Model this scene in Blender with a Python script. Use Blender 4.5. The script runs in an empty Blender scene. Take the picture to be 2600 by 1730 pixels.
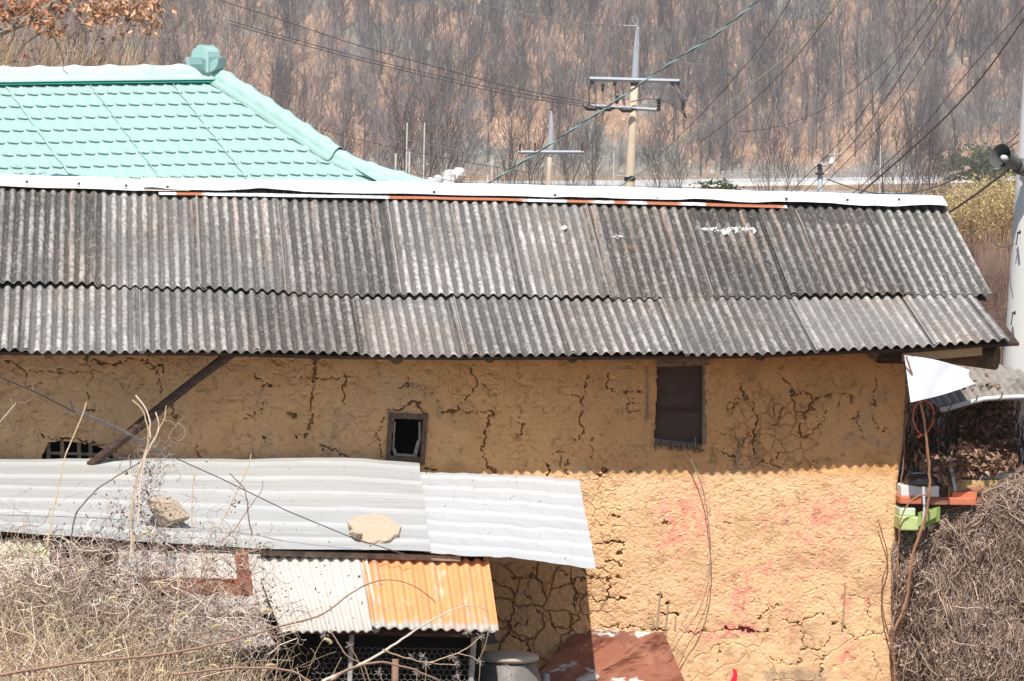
import bpy, math, random
import numpy as np
from mathutils import Matrix, Vector

# ------------------------------------------------------------------ camera, light, exposure
SW, SH, FPX = 2600.0, 1730.0, 12000.0
PITCH, ROLL, CAMZ = math.radians(3.5), math.radians(1.4), 4.6
sc = bpy.context.scene
cam_d = bpy.data.cameras.new('camera'); cam = bpy.data.objects.new('camera', cam_d)
sc.collection.objects.link(cam); sc.camera = cam
cam_d.sensor_width = 36.0; cam_d.lens = FPX / SW * 36.0
cam_d.clip_start = 0.5; cam_d.clip_end = 6000
CR = Matrix.Rotation(math.pi/2 - PITCH, 3, 'X') @ Matrix.Rotation(ROLL, 3, 'Z')
cam.matrix_world = Matrix.Translation((0, 0, CAMZ)) @ CR.to_4x4()

SUN_EL, SUN_B = math.radians(55.5), math.radians(7)      # sun behind the camera, a little to the left
world = bpy.data.worlds.new('World'); sc.world = world; world.use_nodes = True
wn = world.node_tree
bg = wn.nodes['Background']; sky = wn.nodes.new('ShaderNodeTexSky')
sky.sky_type = 'NISHITA'; sky.sun_disc = False
sky.sun_elevation = SUN_EL; sky.sun_rotation = math.pi + SUN_B
wn.links.new(sky.outputs[0], bg.inputs[0]); bg.inputs[1].default_value = 0.11
sun_d = bpy.data.lights.new('sun', 'SUN'); sun_d.energy = 4.6; sun_d.angle = math.radians(0.55)
sun_d.color = (1.0, 0.955, 0.89)
sun = bpy.data.objects.new('sun', sun_d); sc.collection.objects.link(sun)
sdir = Vector((-math.sin(SUN_B)*math.cos(SUN_EL), -math.cos(SUN_B)*math.cos(SUN_EL), math.sin(SUN_EL)))
sun.rotation_euler = sdir.to_track_quat('Z', 'Y').to_euler(); sun.location = (0, -5, 30)
sc.view_settings.view_transform = 'Standard'; sc.view_settings.look = 'None'
sc.view_settings.gamma = 1.0; sc.view_settings.exposure = 0.46
sc.cycles.max_bounces = 6; sc.cycles.diffuse_bounces = 3; sc.cycles.glossy_bounces = 2
sc.cycles.transparent_max_bounces = 8
HAZE = 0.00020

# ------------------------------------------------------------------ projection helpers
CRn = np.array(CR)
def ray(px, py):
    d = np.stack([(np.asarray(px, float)-SW/2)/FPX, -(np.asarray(py, float)-SH/2)/FPX, -np.ones_like(np.asarray(px, float))], -1)
    return d @ CRn.T
CO = np.array([0, 0, CAMZ])
def wp(px, py, Y):
    "point of the plane y = Y seen at a photo pixel"
    r = ray(px, py); t = np.asarray(Y, float)/r[..., 1]
    return CO + r*t[..., None]
A5 = math.radians(5.3); HO = np.array([0, 29.5, 0.0])
HX = np.array([math.cos(A5), math.sin(A5), 0]); HY = np.array([-math.sin(A5), math.cos(A5), 0])
def hw(x, y, z):
    "house axes (along the wall, into the wall, up) to world"
    x, y, z = np.broadcast_arrays(np.asarray(x, float), np.asarray(y, float), np.asarray(z, float))
    return HO + x[..., None]*HX + y[..., None]*HY + z[..., None]*np.array([0, 0, 1.0])
def hp(px, py, yl):
    "photo pixel onto the vertical plane at depth yl of the house axes, world point"
    r = ray(px, py); n = HY
    t = ((HO + np.asarray(yl, float)[..., None]*HY - CO) @ n)/(r @ n)
    return CO + r*t[..., None]
def hl(px, py, yl):
    p = hp(px, py, yl) - HO
    return p @ HX, p[..., 2]
def proj(P):
    q = (P - CO) @ CRn
    return q[..., 0]/-q[..., 2]*FPX + SW/2, SH/2 - q[..., 1]/-q[..., 2]*FPX

# ------------------------------------------------------------------ noise
_rs = np.random.RandomState(7)
_T = _rs.rand(512, 512)
def vn(x, y, seed=0):
    x = np.asarray(x, float) + seed*17.31; y = np.asarray(y, float) + seed*9.77
    xi = np.floor(x).astype(int); yi = np.floor(y).astype(int)
    fx = x-xi; fy = y-yi; fx = fx*fx*(3-2*fx); fy = fy*fy*(3-2*fy)
    a = _T[xi % 512, yi % 512]; b = _T[(xi+1) % 512, yi % 512]
    c = _T[xi % 512, (yi+1) % 512]; d = _T[(xi+1) % 512, (yi+1) % 512]
    return (a*(1-fx)+b*fx)*(1-fy)+(c*(1-fx)+d*fx)*fy
def fbm(x, y, seed=0, o=4):
    s = 0; a = .5; t = 0
    for k in range(o):
        s = s + a*vn(x*2**k, y*2**k, seed+k*3); t += a; a *= .55
    return s/t
def voro(x, y, seed=0):
    rs = np.random.RandomState(seed); J = rs.rand(256, 256, 2)
    xi = np.floor(x).astype(int); yi = np.floor(y).astype(int)
    f1 = np.full(x.shape, 9.0); f2 = np.full(x.shape, 9.0); cid = np.zeros(x.shape)
    for dx in (-1, 0, 1):
        for dy in (-1, 0, 1):
            cx = xi+dx; cy = yi+dy; j = J[cx % 256, cy % 256]
            d = np.hypot(cx+j[..., 0]-x, cy+j[..., 1]-y)
            m = d < f1
            f2 = np.where(m, f1, np.minimum(f2, d)); cid = np.where(m, j[..., 0]*7.3 + j[..., 1]*3.1, cid)
            f1 = np.where(m, d, f1)
    return f1, f2, cid % 1.0
def sm(x, a, b):
    t = np.clip((x-a)/(b-a), 0, 1); return t*t*(3-2*t)

# ------------------------------------------------------------------ geometry collector
class G:
    def __init__(s): s.V = []; s.Q = []; s.T = []; s.C = []; s.n = 0
    def add(s, V, Q=None, T=None, C=None):
        V = np.asarray(V, float).reshape(-1, 3); s.V.append(V)
        if Q is not None and len(Q): s.Q.append(np.asarray(Q, int)+s.n)
        if T is not None and len(T): s.T.append(np.asarray(T, int)+s.n)
        if C is None: C = np.ones((len(V), 3))
        C = np.asarray(C, float)
        if C.ndim == 1: C = np.tile(C, (len(V), 1))
        s.C.append(C.reshape(-1, 3)); s.n += len(V); return s
    def grid(s, P, C=None, flip=False, mask=None):
        a, b = P.shape[:2]; i = np.arange(a*b).reshape(a, b)
        q = np.stack([i[:-1, :-1], i[1:, :-1], i[1:, 1:], i[:-1, 1:]], -1)
        if flip: q = q[..., ::-1]
        if mask is not None: q = q[mask]
        return s.add(P, q.reshape(-1, 4), C=None if C is None else np.asarray(C).reshape(-1, 3))
    def box(s, c, size, R=None, C=None):
        v = np.array([[x, y, z] for x in (-.5, .5) for y in (-.5, .5) for z in (-.5, .5)])*np.array(size)
        if R is not None: v = v @ np.asarray(R).T
        q = [[0, 1, 3, 2], [4, 6, 7, 5], [0, 4, 5, 1], [2, 3, 7, 6], [0, 2, 6, 4], [1, 5, 7, 3]]
        return s.add(v+np.asarray(c), q, C=C)
    def hbox(s, x0, x1, y0, y1, z0, z1, C=None):
        "box in house axes"
        R = np.stack([HX, HY, [0, 0, 1]], 1)
        return s.box(hw((x0+x1)/2, (y0+y1)/2, (z0+z1)/2), (x1-x0, y1-y0, z1-z0), R, C)
    def tube(s, P, R, n=3, cap=False, C=None):
        P = np.asarray(P, float)
        if P.ndim == 2: P = P[None]
        R = np.broadcast_to(np.asarray(R, float), P.shape[:2]) if np.ndim(R) != 1 or len(np.atleast_1d(R)) != P.shape[0] or P.shape[0] == P.shape[1] else np.broadcast_to(np.asarray(R, float)[:, None], P.shape[:2])
        if cap:
            P = np.concatenate([P[:, :1], P, P[:, -1:]], 1); R = np.concatenate([R[:, :1]*0+1e-4, R, R[:, -1:]*0+1e-4], 1)
        N, K = P.shape[:2]
        T = np.gradient(P, axis=1)
        if cap: T[:, 0] = T[:, 2]; T[:, 1] = T[:, 2]; T[:, -1] = T[:, -3]; T[:, -2] = T[:, -3]
        T /= np.linalg.norm(T, axis=-1, keepdims=True)+1e-12
        m = np.abs(T.mean(1))
        ref = np.where((m[:, 2] > .85*np.linalg.norm(m, axis=1))[:, None], np.array([1., .13, 0]), np.array([0, .11, 1.]))[:, None, :]
        A = np.cross(T, ref); A /= np.linalg.norm(A, axis=-1, keepdims=True)+1e-12
        B = np.cross(T, A)
        th = np.arange(n)*2*math.pi/n
        V = P[:, :, None] + R[:, :, None, None]*(np.cos(th)[:, None]*A[:, :, None]+np.sin(th)[:, None]*B[:, :, None])
        i = np.arange(N*K*n).reshape(N, K, n); j = np.roll(i, -1, 2)
        q = np.stack([i[:, :-1], j[:, :-1], j[:, 1:], i[:, 1:]], -1).reshape(-1, 4)
        if C is not None:
            C = np.asarray(C, float)
            if C.ndim == 2 and len(C) == N: C = np.repeat(C, K*n, 0)
            elif C.ndim == 3: C = np.repeat(C.reshape(-1, 3), n, 0)
        return s.add(V, q, C=C)
    def lathe(s, prof, c, axis=(0, 0, 1), n=32, C=None):
        prof = np.array(prof, float); ax = np.array(axis, float); ax /= np.linalg.norm(ax)
        r = np.array([1., 0, 0]) if abs(ax[0]) < .8 else np.array([0, 1., 0])
        a = np.cross(ax, r); a /= np.linalg.norm(a); b = np.cross(ax, a)
        th = np.arange(n+1)*2*math.pi/n
        P = np.asarray(c)+prof[:, 1, None, None]*ax+prof[:, 0, None, None]*(np.cos(th)[:, None]*a+np.sin(th)[:, None]*b)
        return s.grid(P, C=None if C is None else np.tile(C, (P.shape[0]*P.shape[1], 1)))
    def leaves(s, P, size, rs, C=None, curl=.35, asp=.6):
        P = np.asarray(P, float); N = len(P)
        a = rs.randn(N, 3); a /= np.linalg.norm(a, axis=1)[:, None]
        b = np.cross(a, rs.randn(N, 3)); b /= np.linalg.norm(b, axis=1)[:, None]; c = np.cross(a, b)
        z = (np.asarray(size)*np.ones(N))[:, None]
        V = np.stack([P-a*z, P+b*z*asp+c*z*curl, P+a*z, P-b*z*asp+c*z*curl*.7], 1)
        i = np.arange(N*4).reshape(N, 4)
        t = np.concatenate([i[:, [0, 1, 2]], i[:, [0, 2, 3]]])
        if C is not None and np.ndim(C) == 2: C = np.repeat(C, 4, 0)
        return s.add(V, T=t, C=C)

INV = {}
def base_empty(name, label, cat, loc, rz=0, group=None, kind=None):
    o = bpy.data.objects.new(name, None); sc.collection.objects.link(o)
    o.location = tuple(float(v) for v in loc); o.rotation_euler = (0, 0, rz); o.empty_display_size = .2
    o['label'] = label; o['category'] = cat
    if group: o['group'] = group
    if kind: o['kind'] = kind
    M = Matrix.Translation(Vector([float(v) for v in loc])) @ Matrix.Rotation(rz, 4, 'Z')
    INV[o.name] = np.array(M.inverted()); return o
def mk(name, g, mat, parent=None, smooth=False, loc=None, label=None, cat=None, group=None, kind=None, mods=()):
    "one mesh object out of collected world-space geometry"
    V = np.concatenate(g.V); C = np.concatenate(g.C)
    if parent is not None: Mi = INV[parent.name]
    else:
        if loc is None:
            lo = V.min(0); hi = V.max(0); loc = ((lo[0]+hi[0])/2, (lo[1]+hi[1])/2, lo[2])
        Mi = np.eye(4); Mi[:3, 3] = -np.asarray(loc, float)
    Vl = V @ Mi[:3, :3].T + Mi[:3, 3]
    me = bpy.data.meshes.new(name)
    Q = np.concatenate(g.Q) if g.Q else np.zeros((0, 4), int); T = np.concatenate(g.T) if g.T else np.zeros((0, 3), int)
    me.vertices.add(len(Vl)); me.vertices.foreach_set('co', Vl.astype(np.float32).ravel())
    me.loops.add(Q.size+T.size); me.polygons.add(len(Q)+len(T))
    me.loops.foreach_set('vertex_index', np.concatenate([Q.ravel(), T.ravel()]).astype(np.int32))
    tot = np.concatenate([np.full(len(Q), 4), np.full(len(T), 3)]).astype(np.int32)
    st = np.concatenate([[0], np.cumsum(tot)[:-1]]).astype(np.int32)
    me.polygons.foreach_set('loop_start', st)
    me.update(calc_edges=True); me.validate()
    at = me.attributes.new('Col', 'FLOAT_COLOR', 'POINT')
    if len(me.vertices) == len(C):
        at.data.foreach_set('color', np.concatenate([C, np.ones((len(C), 1))], 1).astype(np.float32).ravel())
    me.polygons.foreach_set('use_smooth', np.full(len(me.polygons), bool(smooth)))
    me.materials.append(mat)
    o = bpy.data.objects.new(name, me); sc.collection.objects.link(o)
    if parent is not None: o.parent = parent; INV[o.name] = Mi
    else: o.location = tuple(float(v) for v in loc); INV[o.name] = Mi
    if label: o['label'] = label
    if cat: o['category'] = cat
    if group: o['group'] = group
    if kind: o['kind'] = kind
    for m in mods:
        if m[0] == 'solid':
            md = o.modifiers.new('thickness', 'SOLIDIFY'); md.thickness = m[1]; md.offset = m[2] if len(m) > 2 else -1
        elif m[0] == 'bevel':
            md = o.modifiers.new('bevel', 'BEVEL'); md.width = m[1]; md.segments = 2; md.limit_method = 'ANGLE'
    return o

# ------------------------------------------------------------------ materials
def mat(name, base, layers=(), rough=.85, bump=(), attr=False, metal=0.0, spec=.3, trans=0.0):
    """base colour; layers (colour, scale, lo, hi, amount, stretch, detail) mixed by noise; bump (scale, strength, dist, stretch)"""
    m = bpy.data.materials.new(name); m.use_nodes = True; nt = m.node_tree; N = nt.nodes; Lk = nt.links.new
    b = N['Principled BSDF']; b.inputs['Roughness'].default_value = rough; b.inputs['Metallic'].default_value = metal
    b.inputs['Specular IOR Level'].default_value = spec
    tc = N.new('ShaderNodeTexCoord')
    def coord(st):
        if st is None: return tc.outputs['Object']
        mp = N.new('ShaderNodeMapping'); mp.inputs['Scale'].default_value = st; Lk(tc.outputs['Object'], mp.inputs['Vector']); return mp.outputs[0]
    if attr:
        a = N.new('ShaderNodeAttribute'); a.attribute_name = 'Col'; cur = a.outputs['Color']
        if base is not None:
            mx = N.new('ShaderNodeMix'); mx.data_type = 'RGBA'; mx.blend_type = 'MULTIPLY'; mx.inputs['Factor'].default_value = 1
            Lk(cur, mx.inputs['A']); mx.inputs['B'].default_value = (*base, 1); cur = mx.outputs['Result']
    else:
        r = N.new('ShaderNodeRGB'); r.outputs[0].default_value = (*base, 1); cur = r.outputs[0]
    for k, ly in enumerate(layers):
        col, scl, lo, hi, amt = ly[:5]; st = ly[5] if len(ly) > 5 else None; det = ly[6] if len(ly) > 6 else 4
        n = N.new('ShaderNodeTexNoise'); n.inputs['Scale'].default_value = scl; n.inputs['Detail'].default_value = det
        n.inputs['Roughness'].default_value = .62
        n.noise_dimensions = '4D'; n.inputs['W'].default_value = k*3.7
        Lk(coord(st), n.inputs['Vector'])
        mr = N.new('ShaderNodeMapRange'); mr.inputs['From Min'].default_value = lo; mr.inputs['From Max'].default_value = hi
        mr.inputs['To Max'].default_value = amt; Lk(n.outputs['Fac'], mr.inputs['Value'])
        mx = N.new('ShaderNodeMix'); mx.data_type = 'RGBA'; Lk(mr.outputs[0], mx.inputs['Factor']); Lk(cur, mx.inputs['A'])
        if len(col) == 4: mx.blend_type = 'MULTIPLY'
        mx.inputs['B'].default_value = (*col[:3], 1); cur = mx.outputs['Result']
    Lk(cur, b.inputs['Base Color'])
    nrm = None
    for k, bp in enumerate(bump):
        scl, st_, dist = bp[:3]; st = bp[3] if len(bp) > 3 else None
        n = N.new('ShaderNodeTexNoise'); n.inputs['Scale'].default_value = scl; n.inputs['Detail'].default_value = 5
        n.inputs['Roughness'].default_value = .65; Lk(coord(st), n.inputs['Vector'])
        bu = N.new('ShaderNodeBump'); bu.inputs['Strength'].default_value = st_; bu.inputs['Distance'].default_value = dist
        Lk(n.outputs['Fac'], bu.inputs['Height'])
        if nrm is not None: Lk(nrm, bu.inputs['Normal'])
        nrm = bu.outputs[0]
    if nrm is not None: Lk(nrm, b.inputs['Normal'])
    if trans:
        tl = N.new('ShaderNodeBsdfTranslucent'); Lk(cur, tl.inputs[0]); ms = N.new('ShaderNodeMixShader'); ms.inputs[0].default_value = trans
        Lk(b.outputs[0], ms.inputs[1]); Lk(tl.outputs[0], ms.inputs[2]); Lk(ms.outputs[0], N['Material Output'].inputs['Surface'])
    return m

MUD = mat('mud_plaster', None, [((.62, .6, .58, 1), 60, .45, .62, .35), ((1.0, .93, .8), 240, .62, .72, .25), ((.5, .42, .35, 1), 7, .5, .75, .35)], .95, [(90, .35, .003), (300, .35, .0015)], attr=True, spec=.1)
SLATE = mat('weathered_slate', None, [((.62, .6, .57, 1), 90, .4, .6, .55, (1, .5, 1)), ((.75, .73, .7), 190, .57, .66, .45), ((.42, .26, .12), 5, .66, .78, .35), ((.3, .28, .2), 2.5, .6, .8, .3)],
            .93, [(120, .7, .004, (1, .6, 1)), (30, .3, .006)], attr=True, spec=.15)
DARKWOOD = mat('dark_timber', (.085, .05, .034), [((.03, .02, .015), 40, .45, .6, .8, (.2, .2, 1)), ((.2, .15, .11), 25, .6, .7, .4)], .85, [(60, .6, .005, (1, 1, 3))])
PALEWOOD = mat('grey_timber', (.3, .21, .135), [((.1, .07, .05), 30, .45, .62, .7)], .85, [(60, .6, .005)])
BLACK = mat('dark_interior', (.012, .012, .012), [((.03, .025, .02), 8, .5, .7, .6)], .95)  # near-black colour carries the shade inside the rooms and shed
# ------------------------------------------------------------------ terrain (one sheet)
def ax(*segs):
    r = []
    for a, b, st in segs: r += list(np.arange(a, b, st))
    return np.array(sorted(set(np.round(r, 4))))
tx = ax((-600, -120, 20), (-120, -40, 4), (-40, -8, 1.0), (-8, 8, .2), (8, 40, 1.0), (40, 120, 4), (120, 601, 20))
ty = ax((-60, 0, 10), (0, 20, 1), (20, 34, .2), (34, 200, 2), (200, 690, 14), (690, 830, 2), (830, 1400, 20))
BANKX = [-9, -3.6, -3.1, -2.5, -2.0, -1.65, -1.35, -1.1, -.9, -.5]
BANKZ = [1.62, 1.50, 1.46, 1.36, 1.20, .98, .80, .58, .35, 0]
def ground(X, Y):
    z = np.interp(Y, [-60, 10, 22, 45, 100, 350, 705, 720], [3.2, 2.9, -.05, 0, -2.2, -15.2, -15.4, -13.5])
    z = z + .06*(fbm(X*.8, Y*.8, 3)-.5)*np.interp(Y, [0, 60, 100], [1, 2, 12])
    # hill across the valley
    h = np.clip(Y-716-4*fbm(X/40, Y*0+3, 5), 0, None)
    h = np.where(h > 75, 75, h)
    z = z + h*.66 + sm(h, 0, 30)*10*(fbm(X/33, Y/33, 11)-.5) + sm(h, 4, 30)*3*(fbm(X/7, Y/9, 12)-.5)
    # wooded knoll on the left
    kn = np.interp(X, [-40, -13, -9.5, -7, -4, 0], [12, 7.6, 6.9, 5.2, 2, 0])
    z = z + kn*sm(Y, 84, 118)*(1-sm(Y, 170, 240))
    # overgrown bank in front of the shed
    zb = np.interp(X, BANKX, BANKZ)
    bk = np.where(Y > 27.35, zb*(1-sm(Y, 27.35, 27.9)), zb-(27.35-Y)*.42)+.05*(fbm(X*4, Y*4, 6)-.5)
    z = np.where((X < -.45) & (X > -9.5) & (Y < 28) & (Y > 20), np.maximum(z, bk), z)
    return z
TX, TY = np.meshgrid(tx, ty, indexing='ij'); TZ = ground(TX, TY)
gl = fbm(TX/3, TY/3, 21)
far = sm(TY, 712, 722)
rock = sm(fbm(TX/9, TZ/4, 31, 5)+.24*(1-sm(TZ, -14, -6)), .56, .62)*far
tc_ = np.stack([.30+.1*gl, .20+.07*gl, .115+.05*gl], -1)
litter = np.stack([.31+.14*gl, .20+.09*gl, .135+.06*gl], -1)
tc_ = tc_*(1-far[..., None])+litter*far[..., None]
tc_ = tc_*(1-rock[..., None])+np.array([.20, .20, .175])*rock[..., None]
nearf = (TY < 40)[..., None]
tc_ = np.where(nearf, np.array([.20, .13, .085]), tc_)
knl = ((TY > 80) & (TY < 240) & (TX < -3))[..., None]
tc_ = np.where(knl, np.array([.24, .17, .12])+.12*gl[..., None]*np.array([1, .8, .4]), tc_)
GROUND = mat('leaf_litter_soil', None, [((.55, .5, .48, 1), .35, .42, .62, .5), ((1.0, .78, .6), 1.3, .58, .68, .4), ((.4, .36, .33, 1), 3, .5, .66, .55)], .97, [(2.0, .6, .3)], attr=True, spec=.05)
mk('ground', G().grid(np.stack([TX, TY, TZ], -1), tc_), GROUND, smooth=True, loc=(0, 0, 0), kind='structure')

# ------------------------------------------------------------------ old mud house
house = base_empty('mud_house', 'long mud plaster farmhouse under a grey corrugated slate roof', 'house', HO, A5)
def curve(px, py, yl):
    x, z = hl(np.array(px, float), np.array(py, float), yl); return x, z
YR, YJ, YE = 2.45, .66, -.52
rx, rz_ = curve([-400, 0, 364, 1103, 1655, 2388, 2700], [450, 462, 474, 487, 500, 521, 530], YR)
jx_, jz = curve([-400, 0, 260, 520, 780, 900, 1500, 2050, 2490, 2700], [724, 728, 731, 737, 752, 755, 760, 756, 752, 750], YJ)
ex_, ez = curve([-400, 0, 500, 900, 1200, 1500, 1900, 2100, 2250, 2400, 2570, 2700], [893, 895, 895, 904, 906, 905, 901, 892, 886, 880, 868, 864], YE)
def roof_pt(x, t):
    y = np.where(t < .6, YR+(YJ-YR)*t/.6, YJ+(YE-YJ)*(t-.6)/.4)
    a = np.interp(x, rx, rz_); b = np.interp(x, jx_, jz); c = np.interp(x, ex_, ez)
    return y, np.where(t < .6, a+(b-a)*t/.6, b+(c-b)*(t-.6)/.4)
# wall ---------------------------------------------------------------
xl = float(hl(-70, 1200, 0)[0]); xr = float(hl(2296, 1200, 0)[0])
zt = float(hl(1300, 850, 0)[1]); zb_ = float(hl(1300, 1760, 0)[1])
xs = np.concatenate([np.arange(-5.4, xl, .08), np.arange(xl, xr, .0052), [xr]])
zs = np.concatenate([np.arange(-.3, zb_, .08), np.arange(zb_, zt, .0052), np.arange(zt, zt+.12, .03)])
X, Z = np.meshgrid(xs, zs, indexing='ij')
edge_z = [hl(2280, p, 0)[1] for p in (1760, 1500, 1350, 1230, 1120, 1000, 880)][:]
edge_x = [hl(q, p, 0)[0] for q, p in ((2270, 1760), (2274, 1500), (2278, 1350), (2280, 1230), (2294, 1120), (2300, 1000), (2301, 880))]
ex = np.interp(Z, edge_z, edge_x) + .010*(fbm(Z*9, Z*0, 41)-.5)
X = X + (ex-xr)*sm(X, xr-.5, xr)
P = hw(X, 0*X, Z); PX, PY = proj(P)
def cr(origin, s, pts): return [(origin[0]+x*s, origin[1]+y*s) for x, y in pts]
oA, sA = (0, 880), .3818
oB, sB = (850, 900), .3394
oC, sC = (1550, 880), .3394
oD, sD = (1300, 1300), .4243
CR_ = []
def ck(o, s, w, *pts): CR_.append((cr(o, s, pts), w))
ck(oA, sA, 4, (40, 90), (90, 95), (130, 130), (165, 170)); ck(oA, sA, 2, (165, 170), (178, 215), (175, 275), (230, 265), (285, 240))
ck(oA, sA, 3.5, (580, 60), (575, 95), (640, 100), (720, 120), (800, 115), (850, 90), (890, 75)); ck(oA, sA, 2, (580, 95), (600, 160), (612, 210), (595, 270), (590, 350))
ck(oA, sA, 3.5, (950, 80), (1000, 125), (1070, 135), (1100, 160)); ck(oA, sA, 3, (1050, 150), (1055, 230), (1070, 290), (1078, 340))
ck(oA, sA, 4, (575, 420), (610, 425), (650, 425)); ck(oA, sA, 4.5, (1690, 170), (1690, 210), (1745, 230), (1760, 260), (1810, 265))
ck(oA, sA, 4, (2110, 60), (2090, 110), (2090, 180), (2090, 270), (2075, 330), (2065, 420), (2065, 500), (2045, 580), (2025, 640))
ck(oA, sA, 2.5, (2290, 150), (2290, 220), (2290, 370)); ck(oA, sA, 7, (1930, 440), (1960, 460), (1970, 470)); ck(oA, sA, 6, (1740, 610), (1775, 625)); ck(oA, sA, 5, (1960, 605), (1985, 615))
ck(oA, sA, 4, (2120, 655), (2170, 680), (2230, 690), (2290, 735), (2330, 745)); ck(oA, sA, 3, (1150, 385), (1145, 430), (1185, 480)); ck(oA, sA, 2, (770, 70), (770, 110)); ck(oA, sA, 2, (1300, 650), (1310, 700), (1325, 740))
ck(oA, sA, 2, (1830, 100), (1880, 140)); ck(oA, sA, 2, (1750, 380), (1740, 430), (1620, 480)); ck(oA, sA, 1.6, (60, 150), (300, 165), (500, 160), (760, 175)); ck(oA, sA, 1.6, (1950, 205), (2200, 210), (2350, 205))
ck(oA, sA, 5, (260, 580), (330, 610), (520, 615), (600, 650), (700, 665), (780, 690))
ck(oB, sB, 4.5, (380, 415), (470, 410), (540, 385), (600, 335), (625, 350), (640, 410), (680, 440)); ck(oB, sB, 2.5, (380, 470), (360, 530), (300, 590), (300, 620), (335, 640), (350, 720), (345, 780))
ck(oB, sB, 4.2, (1000, 90), (1050, 160), (1075, 210), (1040, 255), (1000, 310), (950, 370), (910, 415), (870, 430), (800, 430)); ck(oB, sB, 2, (1080, 220), (1150, 250), (1155, 310)); ck(oB, sB, 2, (950, 400), (990, 440), (1050, 440), (1180, 430))
ck(oB, sB, 5, (1185, 435), (1155, 480), (1150, 540), (1120, 600), (1130, 670), (1095, 720), (1130, 790), (1150, 850), (1220, 880)); ck(oB, sB, 3, (1370, 480), (1400, 530), (1400, 590), (1380, 610)); ck(oB, sB, 1.8, (1450, 310), (1400, 400), (1380, 480))
ck(oB, sB, 4, (1905, 150), (1880, 210), (1875, 300), (1845, 370), (1845, 440), (1830, 500), (1850, 550), (1860, 590), (1780, 660)); ck(oB, sB, 2.5, (1720, 300), (1790, 305), (1845, 330)); ck(oB, sB, 2, (550, 150), (540, 200), (530, 230), (490, 240)); ck(oB, sB, 2, (75, 120), (75, 180), (80, 250))
ck(oB, sB, 5, (680, 860), (720, 860), (760, 880)); ck(oB, sB, 7, (1600, 830), (1590, 880), (1580, 915)); ck(oB, sB, 2.2, (1630, 735), (1700, 730), (1730, 740)); ck(oB, sB, 2.2, (1680, 735), (1680, 850)); ck(oB, sB, 2.2, (1925, 640), (1925, 820))
ck(oB, sB, 3, (1760, 800), (1720, 850), (1740, 900)); ck(oB, sB, 6, (2020, 850), (2030, 890), (1980, 900)); ck(oB, sB, 4.5, (2200, 870), (2230, 885)); ck(oB, sB, 3, (2170, 400), (2240, 360)); ck(oB, sB, 3, (2200, 430), (2290, 430)); ck(oB, sB, 2.5, (2050, 140), (2040, 250), (2150, 290), (2290, 280))
ck(oC, sC, 4.5, (980, 320), (1000, 390), (1050, 405), (1060, 450), (1070, 500), (1095, 545), (1085, 610), (1080, 660), (1075, 750), (1085, 850)); ck(oC, sC, 3, (1265, 185), (1310, 250), (1350, 310))
ck(oC, sC, 4.5, (1350, 310), (1370, 360), (1370, 470), (1390, 490), (1440, 500), (1490, 480), (1500, 440), (1495, 360), (1450, 330), (1380, 350)); ck(oC, sC, 4.5, (1540, 380), (1510, 430), (1510, 470), (1450, 510), (1440, 560), (1410, 610), (1410, 650), (1440, 680)); ck(oC, sC, 2.5, (1440, 680), (1500, 670), (1560, 590), (1600, 560), (1605, 480))
ck(oC, sC, 2.5, (1540, 380), (1600, 380), (1700, 350), (1770, 360)); ck(oC, sC, 3, (1730, 380), (1720, 440)); ck(oC, sC, 3, (1800, 380), (1810, 410)); ck(oC, sC, 2.5, (1300, 470), (1270, 520), (1250, 580), (1190, 590)); ck(oC, sC, 2.2, (880, 500), (880, 420), (930, 400), (1000, 400))
ck(oC, sC, 6, (840, 790), (880, 800)); ck(oC, sC, 3.5, (830, 770), (900, 820), (930, 840)); ck(oC, sC, 3.5, (1130, 855), (1200, 880), (1250, 850), (1270, 800)); ck(oC, sC, 4, (1200, 880), (1250, 910), (1300, 915)); ck(oC, sC, 3, (1060, 655), (1020, 670), (990, 760))
ck(oC, sC, 2.5, (1975, 230), (1990, 260), (1970, 330), (1970, 440)); ck(oC, sC, 2, (1960, 510), (1990, 590), (2050, 630), (2110, 640)); ck(oC, sC, 2, (1830, 540), (1870, 600), (1890, 680)); ck(oC, sC, 2, (1870, 490), (1860, 530), (1790, 570)); ck(oC, sC, 2.2, (1480, 820), (1540, 860), (1560, 880))
ck(oC, sC, 2, (1210, 400), (1220, 470), (1230, 540)); ck(oC, sC, 3, (930, 430), (900, 540)); ck(oC, sC, 2, (830, 640), (900, 690), (960, 700))
ck(oD, sD, 6, (500, 190), (540, 175), (620, 180), (665, 185), (660, 220), (640, 250)); ck(oD, sD, 3, (0, 400), (90, 380), (180, 420)); ck(oD, sD, 5, (370, 400), (360, 450), (380, 490), (430, 490), (495, 520)); ck(oD, sD, 4, (370, 405), (430, 400), (500, 390), (590, 405), (640, 390))
ck(oD, sD, 5.5, (20, 670), (90, 670), (90, 640)); ck(oD, sD, 5.5, (0, 740), (60, 770), (110, 750), (130, 740)); ck(oD, sD, 5, (110, 750), (90, 800), (120, 850), (130, 950)); ck(oD, sD, 3.5, (240, 660), (250, 700), (330, 690), (390, 640)); ck(oD, sD, 3, (130, 330), (80, 480), (130, 560), (200, 620), (250, 700))
ck(oD, sD, 3, (270, 330), (340, 380), (360, 440)); ck(oD, sD, 3, (380, 500), (380, 600), (400, 640))
ck(oD, sD, 5.5, (510, 545), (570, 530), (590, 510), (620, 520), (680, 525)); ck(oD, sD, 4.5, (525, 685), (620, 685), (720, 690), (830, 705), (940, 710)); ck(oD, sD, 3.5, (1060, 730), (1150, 720), (1250, 715), (1290, 690)); ck(oD, sD, 9, (1280, 700), (1340, 692), (1400, 710), (1425, 712)); ck(oD, sD, 3.5, (1425, 712), (1490, 740), (1530, 720))
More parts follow.
